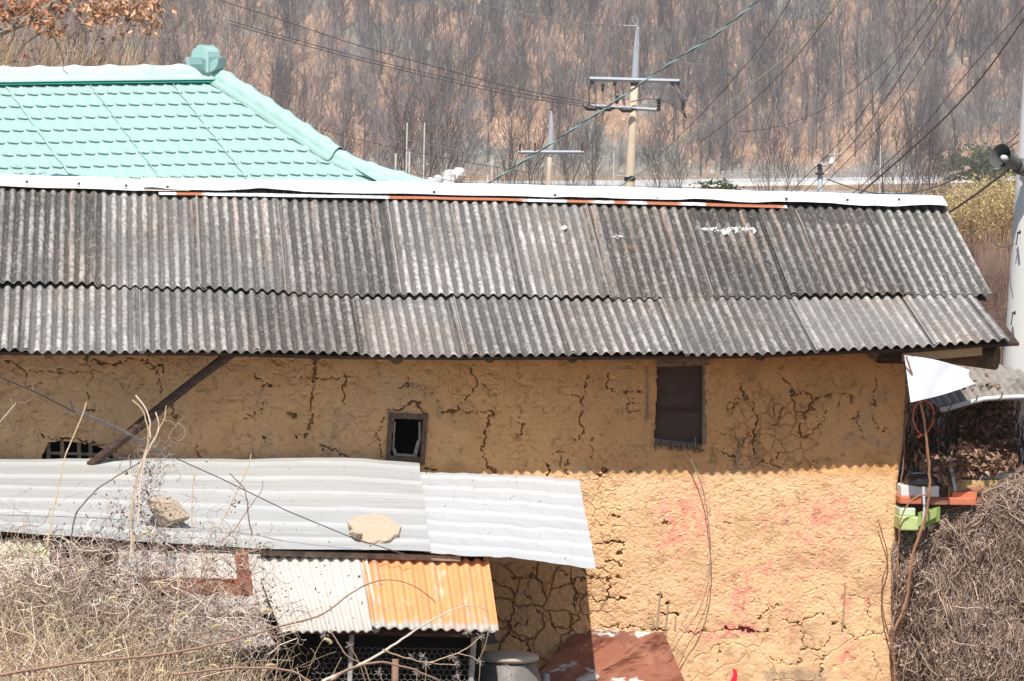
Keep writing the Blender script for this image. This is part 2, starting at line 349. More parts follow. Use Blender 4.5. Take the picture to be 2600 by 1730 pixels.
ck(oD, sD, 2.6, (1620, 640), (1730, 675), (1760, 640), (1830, 615), (1880, 620)); ck(oD, sD, 3, (1740, 680), (1745, 800), (1730, 850), (1720, 910)); ck(oD, sD, 7, (1915, 660), (1970, 668)); ck(oD, sD, 5, (1970, 668), (2000, 700), (2060, 760)); ck(oD, sD, 2.6, (2060, 760), (2100, 745), (2140, 715), (2200, 740))
ck(oD, sD, 2.2, (1750, 800), (1860, 840), (1870, 800), (1900, 750)); ck(oD, sD, 2.2, (1860, 840), (1855, 1010)); ck(oD, sD, 2, (1090, 730), (1000, 710)); ck(oD, sD, 2, (1240, 780), (1230, 900)); ck(oD, sD, 2, (1540, 880), (1600, 900), (1720, 910)); ck(oD, sD, 2, (2140, 520), (2140, 660)); ck(oD, sD, 2, (2160, 840), (2180, 920), (2220, 970)); ck(oD, sD, 2, (1480, 640), (1540, 570), (1600, 560))
ck(oD, sD, 5, (580, 400), (580, 500), (570, 530)); ck(oD, sD, 4, (560, 300), (640, 290), (650, 340)); ck(oD, sD, 6, (610, 20), (640, 35)); ck(oD, sD, 4, (900, 50), (945, 75)); ck(oD, sD, 4, (1280, 65), (1300, 72)); ck(oD, sD, 8, (880, 510), (900, 520)); ck(oD, sD, 9, (930, 550), (945, 560)); ck(oD, sD, 9, (890, 610), (985, 615))
carve = np.zeros_like(X)
wx = PX+11*(vn(PX/11, PY/11, 51)-.5)+7*(vn(PX/5.5, PY/5.5, 52)-.5); wy = PY+11*(vn(PX/11, PY/11, 53)-.5)+7*(vn(PX/5.5, PY/5.5, 54)-.5)
for pts, w in CR_:
    pts = np.array(pts); w = w*.44
    m = (PX > pts[:, 0].min()-30) & (PX < pts[:, 0].max()+30) & (PY > pts[:, 1].min()-30) & (PY < pts[:, 1].max()+30)
    if not m.any(): continue
    x = wx[m]; y = wy[m]; d = np.full(x.shape, 1e9)
    for a, b in zip(pts[:-1], pts[1:]):
        v = b-a; t = np.clip(((x-a[0])*v[0]+(y-a[1])*v[1])/(v@v+1e-9), 0, 1)
        d = np.minimum(d, np.hypot(x-a[0]-t*v[0], y-a[1]-t*v[1]))
    ww = w*(.12+1.5*vn(x/9, y/9, 57)**1.6)
    c = (1-sm(d, ww*.55, ww*1.5))*min(.045, .012+.010*w) + .003*(1-sm(d, w*.8, w*3+6*vn(x/16, y/16, 58)))
    carve[m] = np.maximum(carve[m], c)
def zone(x0, x1, y0, y1, s=25): return sm(PX, x0-s, x0+s)*(1-sm(PX, x1-s, x1+s))*sm(PY, y0-s, y0+s)*(1-sm(PY, y1-s, y1+s))
def vcrack(scale, w, seed, wob=1.0):
    f1, f2, cid = voro(PX/scale+wob*(fbm(PX/scale/1.2, PY/scale/1.2, seed)-.5), PY/scale+wob*(fbm(PX/scale/1.2, PY/scale/1.2, seed+9)-.5), seed)
    return 1-sm(f2-f1, w*.3, w), cid
z1 = zone(1245, 1500, 1430, 1760, 12); z2 = zone(1490, 1575, 1200, 1590, 34)*.6; z3 = zone(1845, 2080, 1000, 1200, 30)*.6; z4 = zone(1380, 1660, 950, 1190, 50)*.35; z5 = zone(2000, 2290, 1500, 1760, 40)*.22; z6 = zone(1700, 1990, 1600, 1760, 40)*.2
low = sm(PY, 1180+10*vn(PX/60, PX*0, 3), 1230)                     # rough lower coat, coloured lighter as if sunlit below the eave shadow
c1, id1 = vcrack(62, .055, 61); c2, id2 = vcrack(34, .085, 62); c3, id3 = vcrack(17, .22, 63)
carve = np.maximum(carve, .012*c1*z1); carve = np.maximum(carve, .016*c2*np.maximum(z2, z3)); carve = np.maximum(carve, .008*c2*z4)
carve = np.maximum(carve, .003*c3*z2); carve = np.maximum(carve, .008*vcrack(110, .035, 66, 1.6)[0]*np.maximum(z5*3, z6*3))
carve = np.maximum(carve, .005*c3*z1*.5)
rel = .028*(fbm(X*1.6, Z*1.6, 71)-.5) + .012*(fbm(X*7, Z*7, 72)-.5)
ridged = 1-np.abs(2*fbm(X*34, Z*46, 73, 3)-1)
rough_amt = np.clip(low*(1-.75*zone(1700, 2300, 1600, 1800, 60)) + .45*z3 + .35*z2, 0, 1)
rel += rough_amt*(.0034*(fbm(X*75, Z*95, 74, 3)-.5)*2 + .004*(fbm(X*22, Z*26, 78, 2)-.5) + .004*sm(vn(X*48, Z*60, 79), .84, .93)) + (1-rough_amt)*(.0045*(fbm(X*60, Z*60, 75, 3)-.5)+.005*sm(vn(X*20, Z*24, 76), .80, .92)+.006*(fbm(X*14, Z*14, 77)-.5))
flk, _ = vcrack(46, .06, 68, 2.2); carve = np.maximum(carve, .006*flk*sm(fbm(PX/90, PY/90, 69), .50, .62)*(1-low))
# flaked holes
hole = sm(fbm(X*6, Z*6, 81)+.4*vn(X*25, Z*25, 82), .93, 1.02)*.008*(1-.5*low); rel += hole*.6
blk = (id1-.5)*.018*z1 + (id2-.5)*.012*np.maximum(z2, z3)
bulge = np.maximum(z1*.010*(1-c1), 0)
# sunk lower coat step under the rusty sheet line
Yd = rel + carve + blk - bulge
cornr = .030*(1-np.sqrt(np.clip(1-np.clip((X-(ex-.035))/.035, 0, 1)**2, 0, 1)))
Yd = Yd + cornr
# colours: fresh ochre mud, grey brown weathered skin, pink chalk dust
nz = fbm(X*1.3, Z*1.3, 91); nz2 = fbm(X*5, Z*5, 92); nz3 = fbm(X*30, Z*30, 93, 3)
och = np.array([.66, .365, .155]); och2 = np.array([.80, .515, .285]); gry = np.array([.49, .35, .225]); 
skin = sm(nz+.6*(nz2-.5), .44, .58)
skin = np.clip(skin*(1-.85*np.maximum(z3, z4*2))+.55*sm(-PX, -1300, -900)*(PY < 1180), 0, 1)
col = och[None, None]*(1-skin[..., None]*.55)+gry*skin[..., None]*.55
lowc = np.clip(low, 0, 1)[..., None]
lc = och2*(.9+.25*(nz2[..., None]-.5))
lc = lc*(1-z2[..., None]*.7)+np.array([.76, .49, .26])*z2[..., None]*.7
lc = lc*(1-z1[..., None])+(np.array([.66, .40, .19]))*z1[..., None]
col = col*(1-lowc)+lc*lowc
pk = np.zeros_like(X)
for (qx, qy, sx, sy, a) in ((1720, 1290, 60, 45, .5), (1700, 1390, 50, 60, .5), (1800, 1330, 60, 50, .35), (1950, 1440, 60, 60, .45), (2010, 1440, 40, 30, .55), (1880, 1500, 25, 60, .8), (2040, 1330, 60, 60, .35), (2120, 1290, 60, 60, .4), (2080, 1410, 60, 60, .35), (1870, 1600, 60, 18, .9), (1790, 1610, 40, 20, .6), (2148, 1510, 12, 40, 1.0), (2200, 1530, 14, 34, .8), (2150, 1665, 16, 45, 1.25), (2030, 1610, 24, 36, .5), (1990, 1560, 30, 40, .4), (1960, 1310, 40, 30, .35), (1760, 1230, 40, 18, .4), (1780, 1530, 50, 60, .3), (2160, 1360, 30, 40, .35)):
    pk += a*np.exp(-((PX-qx)/sx)**2-((PY-qy)/sy)**2)
pk = np.clip(pk*sm(fbm(X*34, Z*26, 94, 4)+.45*(nz2-.5), .48, .64)*.95+.10*pk, 0, .62)[..., None]
col = col*(1-pk)+np.array([.78, .20, .20])*pk
gd = sm(zone(1930, 2110, 1690, 1760, 20)*(.5+nz3), .5, 1.1)*.55
col = col*(1-gd[..., None])+np.array([.22, .18, .14])*gd[..., None]
dk = sm(nz3, .62, .8)*.3+sm(1-nz2, .6, .75)*.12
col = col*(1-dk[..., None]) ; col = col*(1-.15*sm(carve, .006, .02)[..., None])  # carved cracks also darkened in colour, shade painted into them
mask = np.ones((X.shape[0]-1, X.shape[1]-1), bool)
cxp = (PX[:-1, :-1]+PX[1:, 1:])/2; cyp = (PY[:-1, :-1]+PY[1:, 1:])/2
def inpoly(px, py, poly):
    r = np.zeros(px.shape, bool); n = len(poly)
    for i in range(n):
        x1, y1 = poly[i]; x2, y2 = poly[(i+1) % n]
        c = ((y1 > py) != (y2 > py)) & (px < (x2-x1)*(py-y1)/(y2-y1+1e-9)+x1); r ^= c
    return r
jx = cxp+6*(vn(cxp/10, cyp/10, 7)-.5); jy = cyp+8*(vn(cxp/10, cyp/10, 8)-.5)
W1 = [(1000, 1060), (1078, 1062), (1071, 1168), (990, 1168)]
W2 = [(1668, 922), (1790, 922), (1786, 1132), (1662, 1118)]
mask &= ~inpoly(cxp, cyp, W1); mask &= ~inpoly(jx, jy, W2)
mask &= ~inpoly(jx, jy, [(120, 1125), (170, 1118), (230, 1128), (285, 1150), (305, 1185), (300, 1230), (128, 1230), (105, 1170)])
_, zr_ = roof_pt(X, np.full_like(X, .824)); Z = np.minimum(Z, zr_-.045)
wall = mk('wall', G().grid(hw(X, Yd, Z), col, mask=mask, flip=True), MUD, house, smooth=False)
# gable wall, back wall and rooms behind, their darkness painted near black
gz = np.linspace(-.3, zt+.1, 90); gy = np.linspace(.03, 3.9, 80); GY, GZ = np.meshgrid(gy, gz, indexing='ij')
gex = np.interp(GZ, edge_z, edge_x)+.010*(fbm(GZ*9, GZ*0, 41)-.5)
gx = gex + .03*(fbm(GY*3, GZ*3, 44)-.5)*sm(GY, .03, .3)
mk('gable_wall', G().grid(hw(gx, GY, GZ), np.tile(och*.9, (GY.size, 1)), flip=False), MUD, house)
mk('back_wall', G().hbox(-5.4, xr-.05, 3.75, 3.9, -.3, zt+.5), MUD, house)
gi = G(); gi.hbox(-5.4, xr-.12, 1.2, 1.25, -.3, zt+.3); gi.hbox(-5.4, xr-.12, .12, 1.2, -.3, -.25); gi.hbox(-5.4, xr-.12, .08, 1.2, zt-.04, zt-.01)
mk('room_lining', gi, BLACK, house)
# small open window --------------------------------------------------
def quadbar(g, a, b, w, y0, y1, C=None):
    "bar in the wall plane between two photo points, w metres wide"
    (x0, z0), (x1, z1) = hl(*a, 0.0), hl(*b, 0.0)
    d = np.array([x1-x0, z1-z0]); L = np.hypot(*d); d /= L; n = np.array([-d[1], d[0]])*w/2
    c = [(x0+n[0], z0+n[1]), (x0-n[0], z0-n[1]), (x1-n[0], z1-n[1]), (x1+n[0], z1+n[1])]
    V = [hw(x, y, z) for y in (y0, y1) for x, z in c]
    g.add(V, [[0, 1, 2, 3], [7, 6, 5, 4], [0, 4, 5, 1], [1, 5, 6, 2], [2, 6, 7, 3], [3, 7, 4, 0]], C=C)
g = G(); quadbar(g, (993, 1048), (984, 1180), .030, -.012, .08); quadbar(g, (1081, 1050), (1072, 1180), .030, -.015, .08); quadbar(g, (996, 1056), (1080, 1059), .034, -.010, .078)
quadbar(g, (986, 1163), (1072, 1168), .03, -.008, .078)
small_window = mk('window', g, mat('weathered_window_wood', (.17, .105, .07), [((.05, .035, .025), 50, .4, .6, .8)], .85, [(80, .5, .004)]), house, label='small open window with a brown wooden frame', mods=(('bevel', .002),))
g = G()
for a, b, w in (((1003, 1072), (999, 1140), .010), ((1066, 1072), (1066, 1120), .012), ((1064, 1120), (1055, 1155), .022), ((1000, 1140), (1006, 1158), .020), ((1004, 1156), (1060, 1160), .020)):
    quadbar(g, a, b, w, .02, .035)
mk('torn_screen', g, mat('old_paper', (.33, .29, .24), [((.15, .12, .1), 60, .45, .6, .7)], .9), small_window)
# tall boarded window
g = G(); (x0, z0), (x1, z1) = hl(1655, 918, .05), hl(1795, 1145, .05)
V = [hw(x0, .05, z1), hw(x1, .05, z1), hw(x1, .05, z0), hw(x0, .05, z0)]
gp = G(); nx = np.linspace(x0, x1, 14); nz_ = np.linspace(z1, z0, 26); BX, BZ = np.meshgrid(nx, nz_, indexing='ij')
gp.grid(hw(BX, .055+.004*(fbm(BX*12, BZ*6, 5)-.5), BZ), flip=True)
shut = mk('boarded_window', gp, mat('brown_board', (.075, .038, .028), [((.10, .055, .03), 6, .45, .65, .7, (1, 1, 3)), ((.04, .025, .022), 20, .5, .7, .5)], .6, [(25, .3, .004)]), house, smooth=True, label='tall window closed with dark brown boards')
g = G(); quadbar(g, (1664, 1039), (1776, 1043), .011, .035, .052); mk('batten', g, DARKWOOD, shut)
g = G(); quadbar(g, (1790, 925), (1789, 1130), .026, .0, .06); quadbar(g, (1664, 921), (1800, 917), .05, -.03, .06); mk('frame', g, PALEWOOD, shut)
g = G(); rs = np.random.RandomState(5)
for k in range(9):
    x = 1668+k*14+rs.randint(-4, 5); y = 1126+k*1.5+rs.randint(-3, 3); quadbar(g, (x, y-8-(18 if k == 7 else 0)), (x+rs.randint(-3, 3), y+12), .010, -.02+.01*rs.rand(), .03)
quadbar(g, (1662, 1122), (1790, 1138), .04, .005, .06)
mk('reed_sill', g, mat('grey_reed', (.20, .155, .12), [((.07, .055, .045), 60, .4, .6, .7)], .9), shut)
# exposed laths
LATH = mat('pale_lath', (.42, .31, .2), [((.18, .13, .09), 60, .4, .6, .6)], .9)
g = G()
for a, b, w in (((1676, 1510), (1668, 1598), .012), ((1696, 1535), (1690, 1600), .011), ((1660, 1575), (1655, 1598), .012), ((1716, 1565), (1714, 1600), .010), ((1676, 1612), (1692, 1608), .03), ((1683, 1628), (1690, 1700), .018)):
    g = G(); quadbar(g, a, b, w, -.004, .012); mk('exposed_lath', g, LATH, house)
for a, b, w in (((2146, 1480), (2142, 1545), .008), ((2142, 1545), (2138, 1600), .010), ((1880, 1113), (1868, 1185), .014), ((1876, 1115), (1876, 1150), .010), ((1923, 1100), (1925, 1180), .010), ((1641, 930), (1643, 1060), .012), ((1644, 1000), (1640, 1070), .010), ((1114, 1033), (1117, 1062), .018)):
    g = G(); quadbar(g, a, b, w, -.012, .012); mk('exposed_lath', g, LATH, house)
g = G()
for x in (122, 157, 200, 229, 268, 292): quadbar(g, (x, 1108), (x+3, 1240), .024, .05, .075)
quadbar(g, (120, 1152), (300, 1158), .016, .045, .06)
mk('lattice', g, PALEWOOD, house, label='bare wooden lattice in a hole low in the mud wall')
# roof ----------------------------------------------------------------
PITCH_W = .0670
STRK = [float(hl(p, 500, YR)[0]) for p in (182, 486, 592, 662, 788, 938, 1080, 1140, 1226, 1468, 1492, 1580, 1668, 1868, 1945, 2010)]
def sheet(x0, x1, t0, t1, lift0, lift1, tone, seed, smooth_top=0, rag=0, skew=0.0, wr=1.0):
    rs = np.random.RandomState(seed)
    xs = np.arange(x0, x1+.001, PITCH_W/12); n = int((t1-t0)*3.2/.028)
    ts = np.linspace(t0, t1, n); X, T = np.meshgrid(xs, ts, indexing='ij')
    ln = (T-t0)/(t1-t0)
    if rag: T = T - rag*ln*sm(vn(X*14, X*0, seed), .45, .7)*.02
    y, z = roof_pt(X, T); w = np.cos((X+.012*(fbm(X*1.5, T*2, 3)-.5)+skew*(T-t0))/PITCH_W*2*math.pi)
    amp = .0115
    fz = .0028*(fbm(X*70, T*150, seed)-.5)*sm(w, -.3, .6)
    z = z + amp*w + lift0+(lift1-lift0)*ln + fz + .006*(fbm(X*2, T*3, seed+1)-.5)
    eg = np.clip(X-x0, 0, 9); z = z + .012*np.exp(-eg/.022)
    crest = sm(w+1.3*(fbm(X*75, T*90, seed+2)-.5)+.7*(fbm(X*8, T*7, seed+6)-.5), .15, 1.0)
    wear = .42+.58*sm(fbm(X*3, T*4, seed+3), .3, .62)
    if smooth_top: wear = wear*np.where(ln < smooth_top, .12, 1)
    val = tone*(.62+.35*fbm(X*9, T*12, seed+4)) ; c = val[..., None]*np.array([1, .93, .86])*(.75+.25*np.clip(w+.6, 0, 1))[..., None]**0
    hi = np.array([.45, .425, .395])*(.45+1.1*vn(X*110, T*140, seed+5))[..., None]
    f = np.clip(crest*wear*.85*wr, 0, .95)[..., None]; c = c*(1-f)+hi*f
    spk = sm(vn(X*95, T*130, seed+8), .72, .9)[..., None]*.45; c = c*(1-spk)+np.array([.40, .36, .32])*spk
    if t0 == 0:
        for q, sx in enumerate(STRK):
            e_ = np.exp(-((X-sx-.004*np.sin(T*30+q))/.006)**2)*np.clip(1.1-ln*(1.0+.9*((q*37 % 10)/10)), 0, 1)[...]; e_ = (e_*.8)[..., None]; c = c*(1-e_)+np.array([.56, .40, .31])*e_
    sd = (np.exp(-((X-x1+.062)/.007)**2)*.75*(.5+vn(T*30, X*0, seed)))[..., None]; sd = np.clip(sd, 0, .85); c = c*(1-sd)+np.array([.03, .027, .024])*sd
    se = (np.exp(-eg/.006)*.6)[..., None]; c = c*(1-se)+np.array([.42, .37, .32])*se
    warm = sm(fbm(X*2.2, T*3, 77), .40, .66)[..., None]*.5; c = c*(1-warm)+c*np.array([1.12, .98, .88])*warm; c = c*(.78+.5*fbm(X*1.7+seed, T*2.2, seed+11))[..., None]
    return hw(X, y, z), c
_dx, _dt = np.meshgrid(np.linspace(-5.6, float(np.interp(0, [0], [hl(2385, 520, YR)[0]])), 60), np.linspace(.01, .97, 24), indexing='ij'); _dy, _dz = roof_pt(_dx, _dt)
roof = mk('roof', G().grid(hw(_dx, _dy, _dz-.05)), DARKWOOD, house, mods=(('solid', .02),))
def bnd(pxs, py, yl): return [float(hl(p, py, yl)[0]) for p in pxs]
ub = [-6.0] + bnd([-620, -340, -250+0, 260-0, 513, 718, 993, 1293, 1495, 1743, 1932, 2207], 500, YR)
ub = [-5.6] + bnd([-560, -270, 10, 260, 513, 718, 993, 1293, 1495, 1743, 1932, 2207, 2393], 500, YR)
tones = [.16, .15, .115, .10, .18, .155, .10, .165, .19, .09, .065, .085, .12, .14]
WEAR = [.8, .8, .7, .75, 1.0, .9, .6, .95, 1.15, .65, .5, .6, .9, 1.1]
smt = {6: .0, 9: 0, 10: .28, 11: .30, 13: .35, 4: .1, 5: .12}
l1 = {1: .03, 2: .028, 3: .030, 4: .012, 5: .020, 6: .014, 7: .02, 8: .016, 10: .006, 11: .02, 12: .004, 13: .004}
rr = random.Random(4)
gsh = []
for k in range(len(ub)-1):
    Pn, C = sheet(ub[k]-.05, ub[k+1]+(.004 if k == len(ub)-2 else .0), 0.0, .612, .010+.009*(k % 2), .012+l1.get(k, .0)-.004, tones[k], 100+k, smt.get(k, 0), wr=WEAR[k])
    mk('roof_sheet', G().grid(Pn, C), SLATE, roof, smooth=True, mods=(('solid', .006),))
lb = [-5.6] + bnd([-500, -230, 75, 370, 657, 923, 1182, 1442, 1720, 2051, 2343], 820, .1) + [float(hl(2566, 868, YE)[0])]
lt = [.16, .16, .14, .19, .15, .10, .20, .14, .16, .14, .26, .22, .17]
LWEAR = [.8, .9, .9, 1.0, .8, .7, .9, .8, 1.0, .8, 1.1, 1.0, 1.0]
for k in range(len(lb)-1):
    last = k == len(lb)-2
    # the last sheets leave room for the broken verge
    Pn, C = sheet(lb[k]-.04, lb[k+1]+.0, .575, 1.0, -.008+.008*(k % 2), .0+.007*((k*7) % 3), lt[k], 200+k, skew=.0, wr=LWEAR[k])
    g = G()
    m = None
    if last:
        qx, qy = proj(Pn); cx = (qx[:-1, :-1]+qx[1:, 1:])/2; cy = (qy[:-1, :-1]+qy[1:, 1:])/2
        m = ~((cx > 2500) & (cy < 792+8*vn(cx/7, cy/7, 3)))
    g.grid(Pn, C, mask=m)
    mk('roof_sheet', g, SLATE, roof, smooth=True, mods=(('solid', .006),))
# ridge flashing
WHITE = mat('white_painted_steel', (.72, .72, .715), [((.62, .62, .62), 120, .56, .66, .35), ((.6, .55, .45), 14, .66, .74, .5)], .5, [(60, .1, .003)])
CREAM = mat('cream_painted_steel', (.76, .72, .61), [((.7, .62, .48), 18, .62, .74, .5)], .5)
def ridge_cap(x0, x1, lift, wid, seed, m, name, lbl, wav):
    xs = np.linspace(x0, x1, 260); prof = [(1, -1.0), (1, -.5), (1, -.06), (0, 0), (-1, .06), (-1, .5), (-1, 1.0)]
    rows = []
    for s, f in prof:
        y0, z0 = roof_pt(xs, xs*0); base = np.interp(xs, rx, rz_)+lift
        dy = f*wid; drop = abs(dy)*math.tan(math.radians(17))
        wv = wav*np.clip(fbm(xs*2.4, xs*0+f, seed, 3)-.5, 0, 1)*1.3*(abs(f) > .3)*abs(f)
        rows.append(hw(xs, YR+0*xs+(-dy if f < 0 else -dy), base-drop+wv+.002*np.sin(xs*9)))
    P = np.stack(rows, 1)
    return mk(name, G().grid(P[:, ::-1]), m, house, smooth=False, label=lbl, mods=(('solid', .0015),))
xa, xb = float(hl(364, 460, YR)[0]), float(hl(2392, 510, YR)[0])
xc = float(hl(480, 470, YR)[0])
ridge_cap(-5.6, xc, .052, .235, 3, CREAM, 'ridge_flashing', 'cream painted ridge flashing', .02)
rc = ridge_cap(xa, xb, .062, .235, 5, WHITE, 'ridge_flashing', 'speckled white ridge flashing', .045)
RUSTS = mat('rusty_white_strip', None, [((.6, .55, .5, 1), 30, .58, .66, .6)], .6, attr=True)
xs = np.linspace(xa+.1, float(hl(1985, 520, YR)[0]), 420); rows = []
for f in (.9, .97, 1.04, 1.10, 1.16):
    b = np.interp(xs, rx, rz_)+.040; dy = f*.235; rows.append(hw(xs, YR-dy+(.01+.07*(f > 1))*(fbm(xs*1.6, xs*0, 8)-.45), b-dy*math.tan(math.radians(17))+.006*(fbm(xs*3, xs*0+f, 9)-.5)))
Pq = np.stack(rows, 1); qx, qy = proj(Pq); rd = np.zeros(qx.shape)
for a_, b_ in ((450, 520), (990, 1330), (1440, 1500), (1560, 1600), (1640, 1730), (1790, 1990)): rd = np.maximum(rd, sm(qx+14*(vn(qx/6, qx*0, 3)-.5), a_-3, a_+3)*(1-sm(qx+26*(vn(qx/9, qx*0+np.arange(5)[None]*3, 4)-.5), b_-14, b_+14)))
rd = np.maximum(rd, sm(vn(qx/12, np.arange(5)[None]*2.+0*qx, 8), .80, .86)*.8)[..., None]
mk('ridge_strip', G().grid(Pq, np.array([.74, .75, .78])*(1-rd)+np.array([.40, .15, .08])*rd), RUSTS, house, mods=(('solid', .0015),), label='rusty red and white strip under the ridge flashing')
SCREW = mat('dark_screw', (.06, .05, .05), rough=.5)
g = G()
for px, py in ((425, 487), (1102, 500), (1409, 508), (1668, 517), (1798, 519), (1996, 517), (2151, 520), (2282, 519), (68, 474), (200, 479), (320, 484)):
    g = G(); x, z = hl(px, py, YR-.21); g.lathe([(.0, .012), (.007, .011), (.010, .003), (.010, -.006)], hw(x, YR-.215, z+.030), n=8)
    mk('screw', g, SCREW, rc)
g = G(); BR = mat('mortar_dab', (.80, .78, .74), rough=.9, bump=[(60, .6, .01)])
rs = np.random.RandomState(3)
for px, py in ((1795, 585), (1812, 583), (1835, 588), (1850, 584), (1870, 583), (1890, 584), (1903, 585), (1838, 592), (1435, 580), (1573, 604)):
    P = hp(px, py, np.array(YJ+.9)); 
    th = np.linspace(0, 2*math.pi, 9)[:-1]; s = .02+.014*rs.rand(); y, z = roof_pt(np.array((P-HO)@HX), np.array(.3))
    t = (YR-((P-HO)@HY))/((YR-YJ)/.6); x = float((P-HO)@HX)
    # walk along the view ray to the roof surface
    for it in range(12):
        yy = float((P-HO)@HY); tt = (YR-yy)/(YR-YJ)*.6; _, zz = roof_pt(np.array(x), np.array(tt)); zz = float(zz)+.026
        P = hp(px, py, np.array(yy + (zz-P[2])*-1.2)); x = float((P-HO)@HX)
    g = G(); g.leaves(P+rs.randn(14, 3)*np.array([.016, .012, .006]), .018+.008*rs.rand(14), rs, curl=.4)
    mk('mortar_dab', g, BR, roof)
# eave timbers
LOG = mat('log_end', (.16, .11, .075), [((.05, .035, .025), 40, .4, .6, .8)], .85, [(50, .5, .006)])
for px in (-260, 280, 800, 1003, 1240, 1450, 1690, 1925, 2205, ):
    x = float(hl(px, 915, -.2)[0]); _, z = roof_pt(np.array(x), np.array(.9)); z = float(z)-.065
    r = .042 if px in (1003, 1690, 2205) else .036; yo = -.36 if px in (1003, 2205, 1690) else -.30
    mk('rafter', G().tube([hw(x, yo, z-.03), hw(x, 0, z+.05), hw(x, .3, z+.12)], r, 12, cap=True), LOG, house)
x0 = float(hl(2300, 900, -.2)[0]); x1 = float(hl(2475, 900, -.2)[0])
g = G(); _, za = roof_pt(np.array(x0), np.array(.98)); _, zb2 = roof_pt(np.array(x1), np.array(.98))
zz0, zz1 = float(hl(2300, 910, -.42)[1]), float(hl(2470, 893, -.42)[1])
V = [hw(a, b, c) for a, c0 in ((x0-.06, zz0), (x1, zz1)) for b in (-.44, -.40) for c in (c0-.022, c0+.03)]
g.add(V, [[0, 2, 3, 1], [4, 5, 7, 6], [0, 1, 5, 4], [2, 6, 7, 3], [1, 3, 7, 5], [0, 4, 6, 2]])
mk('verge_board', g, mat('tan_board', (.40, .26, .13), [((.2, .12, .06), 20, .5, .7, .5, (1, 1, 4))], .8), house)
xx, zz = hl(2517, 905, -.1); P0 = hw(xx, -.28, zz)
mk('purlin_end', G().tube([P0, P0+np.array([-.3, .12, .03]), P0+np.array([-1.1, .5, .08])], [.075, .078, .08], 20, cap=True), mat('cut_log', (.14, .09, .05), [((.05, .035, .02), 18, .45, .6, .8), ((.5, .34, .16), 9, .62, .7, .5)], .85, [(40, .5, .006)]), house, smooth=False)
xx, zz = hl(2270, 915, -.02)
mk('tie_beam', G().hbox(float(hl(2225, 915, 0)[0]), float(hl(2304, 915, 0)[0]), -.05, .3, float(zz)-.02, float(zz)+.08), DARKWOOD, house, mods=(('bevel', .008),))
# diagonal prop
A0 = hp(600, 888, np.array(-.30)); A1 = hp(225, 1180, np.array(-.12)); d = (A1-A0)
mk('timber_prop', G().tube([A0+d*t+np.array([0, 0, .01*math.sin(5*t)]) for t in np.linspace(-.02, 1.15, 12)], .031+.003*np.cos(np.arange(12)), 9, cap=True), DARKWOOD, label='dark wooden pole leaning diagonally under the eave across the mud wall', cat='pole')
# ------------------------------------------------------------------ green roofed house behind
MINT = mat('mint_painted_steel', (.315, .46, .42), [((.36, .50, .465), .9, .35, .65, .6), ((.28, .44, .38), 5, .6, .75, .3)], .55, [(14, .25, .01)])
MINTC = mat('pale_mint_cap', (.42, .56, .515), [((.49, .60, .57), 1.2, .4, .6, .7, (1, 1, 1)), ((.62, .60, .50), 7, .66, .74, .4)], .55)
YG = 55.0
gbase = wp(250, 520, YG+1.5); gbase = np.array([gbase[0], gbase[1]+2, 0.0])
FI = math.radians(26); GX = np.array([math.cos(FI), math.sin(FI), 0]); GYd = np.array([math.sin(FI), -math.cos(FI), 0])
gh = base_empty('tiled_roof_house', 'house behind with a mint green sheet metal tile roof and ridge ornament', 'house', (gbase[0], gbase[1], ground(gbase[0], gbase[1])), FI)
# ridge: vertical plane through R0 with direction GX
Rp = wp(545, 200, YG)
def on_plane(px, py, P0, n):
    r = ray(px, py); t = ((P0-CO) @ n)/(r @ n); return CO + r*t[..., None]
ridge_n = np.array([-GX[1], GX[0], 0])
ra = on_plane(np.array([-500., 0, 260, 545]), np.array([212., 209, 205, 202]), Rp, ridge_n)
gr = (ra-Rp) @ GX; rzv = ra[:, 2]
TAU = math.radians(24)
def gsurf(u, v):
    "u along the ridge (0 at the hip), v down the slope in plan metres"
    z = np.interp(u, gr, rzv, right=rzv[-1]) - v*math.tan(TAU) + .05*np.clip(v-2.6, 0, 9)**2
    return Rp + u[..., None]*GX + v[..., None]*GYd + (z-Rp[2])[..., None]*np.array([0, 0, 1])
# hip line from photo points on the roof surface
hip_px = [(545, 200), (640, 262), (740, 330), (850, 405), (930, 440), (1075, 482), (1130, 500)]
hu, hv = [], []
for px, py in hip_px:
    u, v = 0., 0.
    r = ray(np.array(px, float), np.array(py, float))
    best = None
    for v in np.linspace(0, 6, 601):
        # plan line at given v: point on view ray with that v
        n = GYd; t = ((Rp-CO) @ n+v)/(r @ n); Pq = CO+r*t; u = (Pq-Rp) @ GX
        zz = gsurf(np.array(u), np.array(v))[2]; e = abs(zz-Pq[2])
        if best is None or e < best[0]: best = (e, u, v)
    hu.append(best[1]); hv.append(best[2])
hu = np.array(hu); hv = np.array(hv); o_ = np.argsort(hv); hu = hu[o_]; hv = hv[o_]
vmax = 4.6; STEP = .285; WV = .16
vs = []
for k in range(int(vmax/STEP)+1):
    vs += [k*STEP-.025, k*STEP+.09, k*STEP+.19, k*STEP+STEP]
vs = np.array(vs)+.05; rowf = np.tile([0, .33, .68, 1.], len(vs)//4)[None]; us = np.arange(gr[0], hu.max()+.3, WV/16)
U, V = np.meshgrid(us, vs, indexing='ij')
hlim = np.interp(V, hv, hu)
fu = ((U+0*V)/WV) % 1.0
prof_ = .016*np.exp(-((fu-.80)/.085)**2) + .004*np.cos(fu*2*math.pi)
scal = .012*np.exp(-((fu-.80)/.12)**2)*0
stp = rowf+0*V
off = prof_ + .027*stp - .012
Vw = V + (stp > .93)*(-.06*np.exp(-((fu-.80)/.10)**2) + .004*np.cos(fu*12*math.pi))
Uc = np.minimum(U, hlim+.03)
